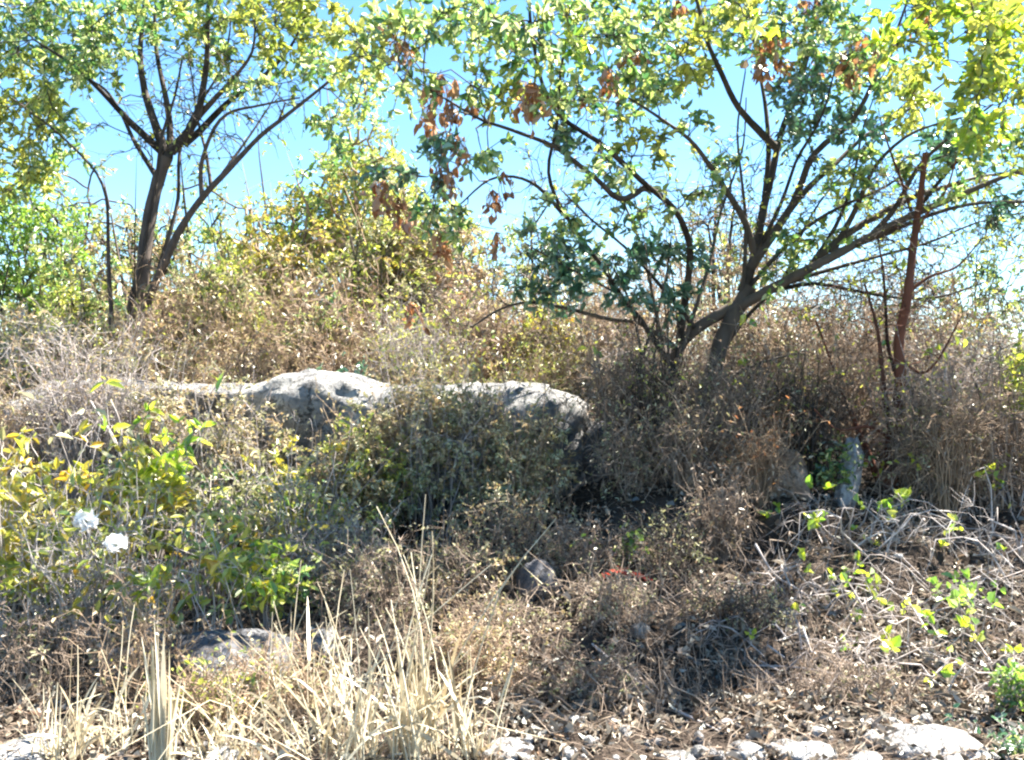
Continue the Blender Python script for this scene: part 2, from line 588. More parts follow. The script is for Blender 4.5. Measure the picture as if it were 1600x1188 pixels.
for px, py, Y, s, lab, sd in [
    (1455, 1172, 3.50, (.25, .15, .085), 'long low white stone at the road edge, biggest of its row', 31),
    (1250, 1183, 3.44, (.14, .10, .07), 'white stone at the road edge beside the biggest one', 32),
    (1165, 1186, 3.42, (.07, .08, .06), 'small rounded white stone between two other roadside stones', 33),
    (800, 1188, 3.42, (.10, .09, .055), 'bluish white stone at the foot of the leaning straw stalk', 34),
    (330, 1187, 3.40, (.13, .09, .05), 'flat white stone among the tall straw grass stalks', 35),
    (30, 1186, 3.42, (.15, .10, .05), 'flat white stone at the corner, leftmost of its row', 36),
    (1350, 1190, 3.38, (.09, .08, .06), 'small white stone in front of the biggest roadside stone', 37),
    (1060, 1192, 3.36, (.08, .08, .04), 'lowest small white stone amid brown fallen leaves', 38)]:
    p = at(px, py, Y)
    rock(lab, (p[0], p[1], hz(p[0], p[1]) - s[2] * .1), s, sd, ROCKW, 4, 2.6, 12, 0.12, sd * .7, group=G, name='roadside_stone', cat='stone')


# ------------------------------------------------------------------ plants
def resample(pts, K):
    pts = np.asarray(pts, float)
    s = np.concatenate([[0], np.cumsum(np.linalg.norm(np.diff(pts, axis=0), axis=1))])
    t = np.linspace(0, s[-1], K)
    out = np.stack([np.interp(t, s, pts[:, i]) for i in range(3)], 1)
    for _ in range(2):
        out[1:-1] = out[1:-1] * 0.5 + 0.25 * (out[:-2] + out[2:])
    return out, s[-1]


class Plant:
    def __init__(self, seed):
        reseed(seed)
        self.w = Geo()          # wood
        self.f = Geo()          # leaves
        self.N = np.zeros((0, 3))
        self.R = np.zeros(0)
        self.D = np.zeros((0, 3))

    def _nodes(self, P, R):
        self.N = np.concatenate([self.N, P])
        self.R = np.concatenate([self.R, R])
        d = np.gradient(P, axis=0)
        self.D = np.concatenate([self.D, unit(d)])

    def limb(self, pts, r0, r1, sides=8, wob=0.25, flare=0.0, mat=0):
        K = max(8, 3 * len(pts))
        P, ln = resample(pts, K)
        kc = max(4, len(pts))
        jc = rng.normal(0, 1, (kc, 3)) * wob * min(ln * .05, 0.09)
        jc[0] = 0
        xi = np.linspace(0, kc - 1, K)
        j = np.stack([np.interp(xi, np.arange(kc), jc[:, i]) for i in range(3)], 1)
        j[1:-1] = j[1:-1] * .5 + .25 * (j[:-2] + j[2:])
        P = P + j
        t = np.linspace(0, 1, K)
        R = r0 + (r1 - r0) * t ** 0.8
        R = R * (1 + flare * np.exp(-t * 12))
        tubes(self.w, P[None], R[None], sides, mat, 0.08)
        self._nodes(P, R)

    def reach(self, A, r_tip=0.004, sides=4, curl=0.25, K=6, ratio=0.75, mat=0, r_len=0.012):
        """grow a curved branch from the nearest wood to each attractor; returns tip directions"""
        A = np.asarray(A, float)
        if len(A) == 0:
            return A, A
        d0 = np.array([np.min(np.linalg.norm(self.N - a, axis=1)) for a in A])
        order = np.argsort(d0)
        Ps, Rs = [], []
        dirs = np.zeros_like(A)
        NN = np.empty((len(self.N) + len(A) * K, 3))
        RR = np.empty(len(NN))
        DD = np.empty((len(NN), 3))
        c = len(self.N)
        NN[:c], RR[:c], DD[:c] = self.N, self.R, self.D
        for i in order:
            a = A[i]
            dv = a - NN[:c]
            ds = np.linalg.norm(dv, axis=1)
            al = (dv * DD[:c]).sum(1) / np.maximum(ds, 1e-6)
            cost = ds * (1.35 - 0.45 * al) + 0.15 * np.maximum(NN[:c, 2] - a[2], 0)
            j = int(np.argmin(cost))
            s = NN[j]
            L = ds[j]
            if L < 1e-4:
                continue
            t = np.linspace(0, 1, K)[:, None]
            m1 = s + DD[j] * L * 0.45 + rng.normal(0, 1, 3) * L * curl * 0.35
            P = (1 - t) ** 2 * s + 2 * t * (1 - t) * m1 + t * t * a
            P[1:-1] += rng.normal(0, 1, (K - 2, 3)) * L * 0.035
            r0 = max(min(RR[j] * ratio, r_tip + r_len * L), r_tip)
            R = np.linspace(r0, r_tip, K)
            Ps.append(P)
            Rs.append(R)
            NN[c:c + K - 1] = P[1:]
            RR[c:c + K - 1] = R[1:]
            d = unit(np.gradient(P, axis=0))[1:]
            DD[c:c + K - 1] = d
            dirs[i] = d[-1]
            c += K - 1
        self.N, self.R, self.D = NN[:c], RR[:c], DD[:c]
        tubes(self.w, np.array(Ps), np.array(Rs), sides, mat)
        return A, dirs

    def spray(self, A, dirs, m, tl, nl, L, Wd, mat=0, droop=0.0, up=0.5, spread=1.0, tw=0.0022, leaf_droop=0.2, wmat=0):
        """m twiglets of length tl at each tip with nl leaves each"""
        if len(A) == 0:
            return
        A = np.repeat(A, m, 0)
        D = np.repeat(dirs, m, 0)
        n = len(A)
        d = unit(D + rng.normal(0, spread, (n, 3)) * 0.8 + np.array([0, 0, -droop]))
        l = tl * rng.uniform(0.5, 1.3, n)[:, None]
        mid = A + d * l * 0.5 + rng.normal(0, 0.06, (n, 3)) * l
        end = A + d * l + np.array([0, 0, -0.18 - droop * 0.3]) * l + rng.normal(0, 0.12, (n, 3)) * l
        P = np.stack([A, mid, end], 1)
        tubes(self.w, P, np.repeat([[tw, tw * 0.85, tw * 0.5]], n, 0), 3, wmat)
        if nl <= 0:
            return
        t = 1 - .75 * rng.uniform(0, 1, (n, nl, 1)) ** 1.5
        pos = ((1 - t) ** 2 * A[:, None] + 2 * t * (1 - t) * mid[:, None] + t * t * end[:, None]).reshape(-1, 3)
        ld = (d[:, None, :] * 0.6 + rng.normal(0, 0.8, (n, nl, 3))).reshape(-1, 3) + np.array([0, 0, -0.15])
        k = len(pos)
        sc = rng.uniform(0.35, 1.3, k)
        leaves(self.f, pos, ld, L * sc, Wd * sc, mat, up=up, droop=leaf_droop)

    def build(self, root, wood, leafm, wood_name='branches', leaf_name='foliage'):
        o = np.array(root.location)
        if self.w.n:
            self.w.build(wood_name, wood, root, True, o)
        if self.f.n:
            self.f.build(leaf_name, leafm, root, False, o)


def blob(b, Y, dY):
    px, py, rx, ry, n = b[:5]
    q = unit(rng.normal(0, 1, (n, 3))) * rng.uniform(0, 1, (n, 1)) ** 0.4
    out = []
    for k in range(n):
        y = Y + dY * q[k, 1]
        out.append(at(px + rx * q[k, 0] * 1.1, py + ry * q[k, 2] * 1.1, y))
    return np.array(out).reshape(-1, 3)


def px_limb(pl, seg, Y, r0, r1, bow=0.0, dy=0.0, **kw):
    """limb traced from the photograph, Y runs from Y to Y+dy along it with a bow"""
    n = len(seg)
    pts = [at(x, y, Y + dy * k / max(n - 1, 1) + bow * math.sin(math.pi * k / max(n - 1, 1))) for k, (x, y) in enumerate(seg)]
    pl.limb(pts, r0, r1, **kw)


def pod_cluster(parent, c, seed, n=11, s=0.085, size=0.11, mat='orange', name='dead_leaf_cluster'):
    reseed(seed)
    g = Geo()
    top = np.array(c) + np.array([0, 0, size])
    pos = np.array(c) + rng.normal(0, 1, (n, 3)) * size * np.array([.5, .5, .6])
    P = np.stack([np.repeat(top[None], n, 0), (top + pos) / 2 + rng.normal(0, .01, (n, 3)), pos], 1)
    tubes(g, P, np.full((n, 3), 0.003), 3, 0)
    d = rng.normal(0, .45, (n, 3)) + np.array([0, 0, -1.0])
    sc = rng.uniform(.35, 1.3, n)
    leaves(g, pos, d, s * sc, s * .62 * sc, 0, up=0.0, fold=0.3, droop=0.25)
    o = np.array(parent.location)
    g.build(name, LM[mat], parent, False, o)


# ---- left tree ---------------------------------------------------------------------------------
YL = 9.4
base = at(198, 600, YL); base[2] = hz(base[0], base[1]) - 0.05
root = thing('tree', 'slim forked tree with dark trunk rising behind the smaller grey boulder', 'tree', base)
T = Plant(101)
px_limb(T, [(196, 640), (203, 560), (212, 480), (225, 420), (240, 340), (252, 280), (264, 246)], YL, .098, .062, sides=10, flare=.4)
px_limb(T, [(190, 620), (196, 540), (202, 470), (222, 400), (232, 330), (244, 270), (250, 215), (270, 160), (285, 90)], YL, .04, .01, dy=-.4)
px_limb(T, [(215, 600), (222, 520), (240, 440), (262, 360), (275, 290), (282, 230), (300, 170), (345, 110), (360, 40)], YL, .035, .01, dy=.4)
px_limb(T, [(206, 520), (230, 460), (262, 410), (285, 362), (303, 325), (322, 300), (360, 260), (400, 215), (440, 185), (500, 130), (560, 70)], YL, .06, .009, dy=-.6)
px_limb(T, [(180, 620), (176, 540), (172, 470), (170, 400), (166, 320), (152, 268), (128, 240), (80, 205), (20, 160)], YL, .034, .008, dy=-.5)
px_limb(T, [(262, 250), (243, 205), (228, 165), (220, 120), (218, 70), (225, 10), (235, -60)], YL, .06, .012, dy=.3)
px_limb(T, [(258, 242), (225, 210), (190, 178), (155, 142), (110, 100), (50, 60)], YL, .05, .01, dy=-.8)
px_limb(T, [(252, 290), (238, 262), (212, 225), (190, 180), (170, 150), (140, 120), (100, 120)], YL, .035, .008, dy=.6)
px_limb(T, [(268, 238), (290, 205), (308, 178), (316, 125), (322, 70), (330, 0), (335, -70)], YL, .055, .012, dy=-.3)
px_limb(T, [(264, 246), (266, 200), (258, 150), (246, 105), (236, 40), (250, -40)], YL, .045, .01, dy=.5)
px_limb(T, [(288, 225), (320, 205), (360, 165), (395, 140), (440, 90), (480, 20)], YL, .045, .01, dy=.5)
px_limb(T, [(310, 182), (340, 150), (372, 122), (395, 85), (400, 20)], YL, .035, .008, dy=-.5)
px_limb(T, [(316, 310), (316, 255), (335, 205), (355, 180), (405, 172), (470, 150)], YL, .03, .008, dy=-.4)
px_limb(T, [(330, 295), (322, 240), (312, 200), (300, 140), (290, 80)], YL, .022, .006, dy=.4)
px_limb(T, [(345, 275), (380, 225), (420, 170), (440, 130)], YL, .02, .006, dy=.6)
LB = [(30, 40, 80, 60, 40), (110, 60, 70, 60, 32), (190, 40, 60, 50, 22), (285, 10, 80, 40, 26), (370, 20, 80, 50, 30), (460, 50, 70, 60, 36),
      (535, 110, 55, 70, 26), (20, 150, 70, 60, 34), (90, 150, 50, 50, 16), (20, 250, 60, 55, 26), (100, 240, 35, 40, 9), (500, 200, 45, 55, 10),
      (400, 130, 60, 35, 9), (150, -60, 160, 50, 40), (420, -60, 160, 50, 40), (-60, 120, 60, 160, 40), (330, 90, 60, 40, 8), (150, 110, 40, 40, 9), (-40, 30, 50, 60, 20)]
for b in LB:
    A = blob(b[:4] + (max(4, int(b[4] * .72)),), YL, 1.3)
    A, d = T.reach(A, .005, 4, .3)
    pal = 0 if rng.random() > .28 else 1
    T.spray(A, d, 4, .22, 12, .09, .042, pal, up=.25, tw=.0042)
A = blob((300, 150, 170, 110, 100), YL, .8)                       # bare twigs in the open middle
A, d = T.reach(A, .0055, 4, .2)
T.spray(A, d, 4, .3, 1, .06, .03, 1, tw=.004)
T.build(root, [WM['dark']], [LM['green'], LM['yellowgreen']], 'trunk', 'crown')

# ---- right tree --------------------------------------------------------------------------------
YR = 7.0
base = at(1100, 690, YR); base[2] = hz(base[0], base[1]) - 0.05
root = thing('tree', 'spreading tree with low fork and fan of dark limbs beside the reddish trunk', 'tree', base)
T = Plant(202)
px_limb(T, [(1098, 740), (1104, 650), (1116, 580), (1130, 520), (1150, 482), (1165, 450)], YR, .078, .06, sides=10, flare=.3)
px_limb(T, [(1035, 740), (1042, 660), (1048, 590), (1058, 540), (1085, 512), (1140, 487)], YR, .045, .05, bow=.1)
px_limb(T, [(1140, 487), (1200, 452), (1270, 410), (1350, 378), (1425, 340), (1500, 308), (1590, 265), (1720, 215)], YR, .05, .012, dy=-.8)
px_limb(T, [(1160, 455), (1180, 400), (1190, 340), (1207, 285), (1216, 235), (1232, 180), (1250, 120), (1270, 40), (1280, -60)], YR, .048, .010, dy=.4)
px_limb(T, [(1214, 232), (1180, 200), (1150, 165), (1132, 130), (1112, 80), (1095, 20), (1080, -50)], YR + .1, .036, .012, dy=-.4)
px_limb(T, [(1178, 395), (1165, 345), (1140, 300), (1118, 262), (1085, 225), (1040, 195), (980, 150)], YR, .034, .008, dy=-.5)
px_limb(T, [(1172, 420), (1215, 350), (1245, 295), (1275, 240), (1318, 195), (1352, 150), (1390, 80), (1420, 0)], YR, .044, .009, dy=-.3)
px_limb(T, [(1205, 370), (1262, 295), (1300, 250), (1345, 215), (1410, 180), (1480, 130)], YR, .032, .008, dy=.6)
px_limb(T, [(1195, 310), (1205, 240), (1200, 160), (1180, 80), (1170, 0)], YR + .2, .03, .008, dy=.5)
px_limb(T, [(1062, 530), (1078, 450), (1082, 390), (1062, 338), (1025, 300), (990, 262), (945, 225), (890, 200), (855, 170), (845, 100), (825, 30), (820, -50)], YR, .034, .009, dy=-1.8)
px_limb(T, [(1025, 300), (1000, 290), (975, 318), (945, 285), (905, 255), (872, 232), (820, 215), (760, 190), (700, 150)], YR - .6, .026, .008, dy=-.9)
px_limb(T, [(1050, 575), (1010, 505), (950, 440), (900, 360), (858, 305), (856, 265), (868, 220), (872, 160), (890, 90), (915, 20)], YR, .026, .008, dy=-1.2)
px_limb(T, [(880, 335), (845, 292), (808, 270), (770, 280), (720, 320)], YR - .5, .018, .006, dy=-.3)
px_limb(T, [(1058, 545), (1000, 500), (940, 492), (880, 478), (820, 470), (770, 490), (735, 512)], YR - .1, .026, .008, dy=-.2)
px_limb(T, [(1275, 405), (1340, 355), (1400, 325), (1470, 290), (1540, 275), (1640, 268)], YR, .035, .012, dy=.5)
px_limb(T, [(1300, 396), (1380, 372), (1450, 335), (1530, 320), (1620, 318)], YR - .2, .026, .01, dy=-.5)
px_limb(T, [(1180, 462), (1260, 440), (1340, 455), (1400, 470), (1470, 460), (1540, 440)], YR, .022, .007, dy=.3)
px_limb(T, [(1300, 396), (1340, 320), (1360, 260), (1420, 210), (1500, 180)], YR, .028, .008, dy=-.4)
for seg, dy in [([(1150, 500), (1168, 430), (1172, 350), (1160, 280), (1150, 200), (1160, 110)], -.3), ([(1120, 560), (1170, 500), (1225, 430), (1262, 350), (1290, 300), (1340, 250)], .4),
                ([(1060, 560), (1090, 480), (1120, 400), (1130, 330), (1160, 240), (1165, 160)], .3), ([(1045, 600), (1030, 520), (1010, 440), (1000, 370), (960, 300), (930, 220)], .3),
                ([(1165, 455), (1230, 380), (1300, 335), (1380, 300), (1450, 255), (1520, 230)], -.2), ([(1200, 452), (1290, 425), (1370, 400), (1450, 385), (1530, 345), (1600, 340)], .2),
                ([(1270, 410), (1310, 350), (1330, 280), (1345, 200), (1375, 140)], .3), ([(1425, 340), (1480, 270), (1530, 220), (1580, 130)], -.1), ([(1085, 512), (1030, 450), (990, 390), (930, 350), (880, 300)], -.3),
                ([(1180, 400), (1230, 320), (1250, 250), (1290, 190), (1310, 110)], -.5)]:
    px_limb(T, seg, YR, .022, .006, dy=dy)
px_limb(T, [(1140, 590), (1170, 572), (1210, 560), (1260, 552)], YR, .018, .006)
px_limb(T, [(1350, 378), (1400, 330), (1430, 270), (1480, 220), (1560, 160)], YR - .3, .026, .008, dy=-.4)
RB = [(640, 40, 60, 45, 20), (720, 30, 60, 45, 20), (790, 60, 50, 50, 18), (860, 50, 50, 50, 18), (930, 40, 60, 50, 24), (1010, 40, 60, 50, 26), (1085, 60, 50, 60, 20),
      (1160, 40, 60, 50, 22), (630, 120, 40, 40, 6), (600, 90, 40, 50, 9), (745, 130, 40, 40, 7), (800, 150, 40, 40, 9), (870, 150, 45, 40, 12), (950, 130, 50, 50, 18),
      (1030, 140, 50, 50, 18), (890, 210, 40, 30, 7), (1000, 215, 50, 35, 8), (930, 265, 45, 35, 7), (1060, 200, 40, 40, 7), (690, 225, 40, 40, 7), (640, 280, 35, 40, 6),
      (760, 240, 40, 35, 6), (700, 330, 50, 40, 8), (1100, 290, 40, 50, 6), (1000, 330, 50, 40, 8), (870, 330, 40, 35, 6),
      (1230, 60, 50, 50, 20), (1300, 50, 50, 50, 20), (1350, 110, 50, 50, 22), (1270, 150, 50, 50, 18), (1250, 210, 40, 40, 9), (1340, 200, 50, 40, 15),
      (1420, 160, 50, 50, 20), (1470, 220, 60, 40, 18), (1550, 230, 50, 40, 14), (1400, 245, 60, 35, 10), (1330, 275, 50, 35, 7), (1490, 280, 50, 30, 6), (1580, 300, 40, 40, 9),
      (760, -60, 100, 35, 6), (1150, -60, 200, 45, 34), (1660, 150, 60, 160, 30), (1770, 60, 90, 120, 16), (1800, 220, 90, 100, 22), (1350, -80, 140, 50, 24), (1900, 120, 90, 140, 24), (960, -110, 140, 50, 16), (1250, 330, 60, 50, 6), (1230, 430, 60, 30, 4), (560, 60, 30, 50, 5)]  # blobs past the top and right edges are unseen, added to shade the ground
DARK = {(1250, 210), (1270, 150), (690, 225), (640, 280), (890, 210), (1340, 200), (1580, 300), (1470, 220)}
for b in RB:
    A = blob(b[:4] + (max(3, int(b[4] * .75)),), YR - .1 - 1.2 * min(1, max(0, (1080 - b[0]) / 200)), .9)
    if b[0] < 1080:
        A = A[:max(2, int(len(A) * .9))]
    A, d = T.reach(A, .004, 4, .3)
    pal = 2 if b[:2] in DARK else (0 if rng.random() > (.25 if b[0] < 1080 else .1) else 1)
    T.spray(A, d, 5, .15, 8, .068, .037, pal, up=.2, tw=.0034)
for b in [(1450, 50, 60, 50, 10), (1520, 50, 80, 60, 18), (1580, 80, 60, 90, 20), (1550, 160, 60, 60, 14), (1400, 60, 50, 40, 5), (1590, 30, 40, 40, 9), (1500, -40, 120, 40, 10), (1450, 0, 60, 30, 9), (1560, 200, 50, 50, 7), (1180, 20, 60, 30, 4), (840, 30, 60, 30, 4)]:  # backlit crown leaves: the glow is put into the yellow leaf colour
    A = blob(b[:4] + (max(3, int(b[4] * .7)),), YR - 1.5, .8)
    A, d = T.reach(A, .004, 4, .3)
    c = rng.random(len(A))
    T.spray(A[c < .65], d[c < .65], 4, .17, 8, .085, .042, 3, up=.3, tw=.0024)
    T.spray(A[c >= .65], d[c >= .65], 4, .17, 8, .075, .036, 1, up=.3, tw=.0024)
A = np.concatenate([blob((1440, 330, 190, 90, 170), YR, .9), blob((1190, 330, 120, 110, 90), YR, .7), blob((960, 300, 160, 110, 70), YR - .2, .6), blob((1370, 450, 200, 50, 90), YR, .7), blob((760, 420, 130, 80, 50), YR - .2, .4)])
A, d = T.reach(A, .0035, 4, .35)
T.spray(A, d, 4, .26, 1, .05, .026, 1, tw=.0026)
# a few big single yellow leaves along the limbs
yl = [(1205, 460), (1165, 490), (1330, 368), (1412, 402), (1300, 285), (1395, 532), (1465, 540), (1320, 290), (850, 90), (925, 540), (1160, 560), (1105, 590), (1230, 375), (1500, 520)]
pos = np.array([at(x + dx, y + dy, YR - .35) for x, y in yl for dx, dy in ((0, 0), (7, 8), (-8, 4))])
leaves(T.f, pos, rng.normal(0, .5, (len(pos), 3)) + np.array([0, 0, -.7]), np.full(len(pos), .085), np.full(len(pos), .055), 3, up=.1)
PODS = [(690, 140, 1.2), (672, 185, 1.2), (705, 180, .9), (715, 235, 1.1), (690, 268, .9), (708, 295, .8), (740, 165, .9), (600, 305, 1.1), (622, 330, 1.1), (770, 315, 1.0), (785, 285, .7),
        (690, 385, 1.1), (775, 380, .9), (835, 155, 1.2), (810, 140, .8), (985, 95, 1.2), (948, 125, .9), (960, 145, .7), (1205, 70, 1.2), (1190, 105, 1.2), (1220, 105, 1.1), (1330, 95, 1.4), (1325, 120, 1.0),
        (1265, 20, 1.0), (1440, 35, .9), (1275, 100, .9), (635, 85, .9), (610, 50, .8), (645, 490, .9), (1370, 75, .8), (1060, 15, .9), (912, 155, .7)]
pods_at = []
for k, (x, y, s) in enumerate(PODS):
    c = at(x, y, YR - .3 - 1.0 * min(1, max(0, (1080 - x) / 200)) + .4 * math.sin(k * 2.3))
    pods_at.append((c, s))
A, d = T.reach(np.array([c + np.array([0, 0, .11 * s]) for c, s in pods_at]), .003, 4, .3)
T.build(root, [WM['brown']], [LM['green'], LM['yellowgreen'], LM['teal'], LM['glow']], 'trunk', 'crown')
for k, (c, s) in enumerate(pods_at):
    pod_cluster(root, c, 900 + k, int(20 * s), .074 * s, .085 * s)

# ---- reddish bare trunk ------------------------------------------------------------------------
YS = 6.5
base = at(1388, 790, YS); base[2] = hz(base[0], base[1]) - .05
root = thing('bare_tree', 'bare upright trunk with peeling reddish brown bark', 'tree', base)
T = Plant(303)
px_limb(T, [(1380, 840), (1388, 760), (1396, 680), (1404, 600), (1412, 520), (1416, 450), (1422, 380), (1426, 300), (1432, 240)], YS, .062, .02, sides=9, wob=.35)
px_limb(T, [(1424, 330), (1410, 280), (1390, 230), (1375, 180)], YS, .014, .005, dy=.2)
px_limb(T, [(1421, 390), (1445, 340), (1480, 300), (1500, 240)], YS, .014, .005, dy=-.2)
px_limb(T, [(1394, 690), (1378, 600), (1374, 520), (1350, 450)], YS + .05, .03, .008)
px_limb(T, [(1380, 800), (1366, 720), (1340, 690), (1325, 630), (1300, 560), (1270, 500)], YS + .1, .03, .008, dy=.3)
px_limb(T, [(1405, 600), (1400, 560), (1392, 520), (1380, 440), (1370, 360)], YS, .02, .006, dy=.3)
px_limb(T, [(1417, 460), (1450, 430), (1490, 420), (1530, 380)], YS, .016, .005)
px_limb(T, [(1408, 560), (1440, 590), (1470, 560), (1500, 500)], YS, .014, .005, dy=-.3)
px_limb(T, [(1395, 690), (1360, 660), (1310, 680), (1270, 640)], YS - .1, .014, .005, dy=-.3)
A = np.concatenate([blob((1420, 480, 110, 120, 34), YS, .5), blob((1400, 300, 60, 60, 10), YS, .4)])
A, d = T.reach(A, .003, 4, .3)
T.spray(A, d, 3, .22, 0, .04, .02, 0, tw=.0024)
T.build(root, [WM['red']], [LM['yellow']], 'trunk', 'crown')

# ------------------------------------------------------------------ shrubs
def shrub(name, label, cat, px, Y, h, w, seed, wood, pals, natt, m=5, tl=.12, nl=6, L=.04, Wd=.02, nst=9, r=.009, lean=(0, 0), low=.12, dep=None, group=None, tw=.0022,
          droop=0.0, up=.4, bare=0, flat=1.0, sink=.03, x=None, arch=.0, zoff=0.0, spread=1.0, curl=.3, pick=None, shoots=None):
    X = (px - 800) / F * Y if x is None else x
    z = hz(X, Y) - sink + zoff
    root = thing(name, label, cat, (X, Y, z), group)
    P = Plant(seed)
    dep = w if dep is None else dep
    o = np.array([X, Y, z])
    ld = np.array([lean[0], lean[1], 0.0])
    for k in range(nst):
        a = rng.uniform(0, 2 * math.pi)
        q = rng.uniform(.15, .75)
        end = o + np.array([math.cos(a) * w * q, math.sin(a) * dep * q, h * rng.uniform(.55, .95)]) + ld * h
        b0 = o + np.array([math.cos(a) * w * .12, math.sin(a) * dep * .12, 0])
        mid = b0 * .5 + end * .5 + np.array([0, 0, h * (.08 + arch)]) + rng.normal(0, .05, 3) * h
        P.limb([b0, mid, end], r * rng.uniform(.7, 1.2), r * .35, sides=5, wob=.3)
    q = unit(rng.normal(0, 1, (natt, 3))) * rng.uniform(0, 1, (natt, 1)) ** .38
    zz = (q[:, 2] * .5 + .5)
    A = o + np.stack([q[:, 0] * w, q[:, 1] * dep, h * (low + (1 - low) * zz ** flat)], 1)
    gate = vnoise(np.stack([A[:, 0] / w * 2.2, A[:, 1] / w * 2.2, A[:, 2] / h * 1.5], 1) + seed, seed % 50)
    A[:, 2] = z + (A[:, 2] - z) * (1 + .28 * gate)
    A = A[gate > -.42 - .5 * rng.uniform(0, 1, len(A))]
    A += ld * (A[:, 2:3] - z)
    if shoots is None:
        shoots = int(nst * 1.6)
    if shoots:
        a = rng.uniform(0, 2 * math.pi, shoots)
        q0 = rng.uniform(.1, .75, shoots)
        b0 = o + np.stack([np.cos(a) * w * q0, np.sin(a) * dep * q0, 0 * a + h * rng.uniform(.0, .4, shoots)], 1)
        hs = h * rng.uniform(.6, 1.2, shoots)
        tt = np.linspace(0, 1, 5)[None, :, None]
        dv = np.stack([rng.normal(0, .22, shoots) + lean[0], rng.normal(0, .22, shoots) + lean[1], 1 + 0 * a], 1) * (hs - (b0[:, 2] - z) * .7)[:, None]
        PS = b0[:, None] + dv[:, None] * tt + rng.normal(0, .02, (shoots, 5, 3)) * tt + rng.normal(0, .12, (shoots, 1, 3)) * np.array([1, 1, 0]) * tt ** 2
        tubes(P.w, PS, np.linspace(r * .55, .0016, 5)[None] * rng.uniform(.6, 1.3, (shoots, 1)), 4)
        e = PS[:, 2:].reshape(-1, 3)
        P.spray(e, np.repeat(unit(dv), 3, 0), 2, tl, max(1, nl // 3), L, Wd, int(rng.integers(0, len(pals))), 0, up, .9, tw * .8)
    hh = terrain(A[:, 0], A[:, 1])
    A[:, 2] = np.maximum(A[:, 2], hh + .03)
    A, d = P.reach(A, max(.0022, r * .28), 4, curl, 5)
    nb = int(natt * bare)
    if nb:
        P.spray(A[:nb], d[:nb], m, tl * 1.2, 0, L, Wd, 0, droop, up, spread, tw)
    A, d = A[nb:], d[nb:]
    npal = len(pals)
    cs = rng.integers(0, npal, len(A)) if pick is None else rng.choice(npal, len(A), p=pick)
    for k in range(npal):
        P.spray(A[cs == k], d[cs == k], m, tl, nl, L, Wd, k, droop, up, spread, tw)
    P.build(root, [WM[wood]], [LM[p] for p in pals])
    return root


def copy_plant(root, loc, rz, sc, label=None, group=None):
    r = root.copy()
    COL.objects.link(r)
    r.location = loc
    r.rotation_euler = (0, 0, rz)
    r.scale = (sc, sc, sc)
    if label: r['label'] = label
    if group: r['group'] = group
    for ch in root.children:
        c = ch.copy()
        COL.objects.link(c)
        c.parent = r
    return r


# ---- trees and bushes beyond the boulders
def back_tree(label, px, Y, top, w_px, seed, pals, wood='dark', n=90, bot=560, L=.08, m=6, nl=8, tl=.3, name='tree', cat='tree', r=.06, pick=None):
    X = (px - 800) / F * Y
    z = hz(X, Y) - .05
    h = CAMZ - (top - 594) / F * Y - z
    zb = CAMZ - (bot - 594) / F * Y - z
    w = w_px / F * Y
    return shrub(name, label, cat, px, Y, h, w, seed, wood, pals, n, m, tl, nl, L, L * .5, 5, r, low=max(zb / h, .05), dep=w * .8, tw=.004, pick=pick, curl=.35)


back_tree('lime green leafy bush standing at the picture edge beside the slim forked tree', 25, 11.2, 270, 95, 401, ['lime', 'green'], pick=[.75, .25], n=100, bot=540, L=.085, name='bush', cat='bush', r=.03)
back_tree('pale olive tree behind the forked trunk of the slim tree', 330, 14, 320, 120, 402, ['olive', 'yellowgreen', 'green'], n=110, bot=520)
back_tree('tall yellow-green tree filling the gap between the two big trees', 575, 12.5, 175, 85, 403, ['yellowgreen', 'yellowgreen', 'green'], wood='tan', n=130, bot=470)
back_tree('golden leaved tree behind the white hump of the boulder', 470, 12, 320, 100, 404, ['gold', 'yellow', 'yellowgreen'], wood='tan', n=70, bot=500)
back_tree('russet dry tree under the hanging dead leaf clusters', 700, 11, 385, 95, 405, ['beige', 'orange', 'brown'], wood='tan', n=80, bot=530, pick=[.5, .2, .3], L=.06)
back_tree('rounded yellow bush behind the middle of the large boulder', 835, 9.6, 492, 75, 406, ['yellow', 'yellowgreen', 'olive'], n=60, bot=600, L=.06, name='bush', cat='bush', r=.02, tl=.2)
back_tree('dark olive tree at the far end behind the left bush', 110, 15, 300, 120, 407, ['olive', 'green'], n=90, bot=540)
back_tree('thin blue-green tree behind the reddish trunk at the picture edge', 1560, 10.5, 350, 75, 408, ['green', 'teal', 'yellowgreen'], n=34, bot=520, L=.07, name='sapling', cat='sapling', r=.02)
back_tree('small orange-tipped bush behind the reddish trunk', 1500, 10, 465, 70, 409, ['gold', 'beige', 'green'], n=50, bot=590, L=.05, name='bush', cat='bush', r=.015, tl=.18)
back_tree('yellow-green bush at the picture edge below the thin blue-green tree', 1600, 6.5, 560, 45, 410, ['yellowgreen', 'glow'], n=24, bot=660, L=.05, name='bush', cat='bush', r=.01, tl=.15)
back_tree('dull brown bush between the russet tree and the spreading tree', 930, 10.5, 470, 90, 411, ['brown', 'olive', 'beige'], wood='mauve', n=60, bot=580, L=.05, name='bush', cat='bush', r=.015, tl=.2)

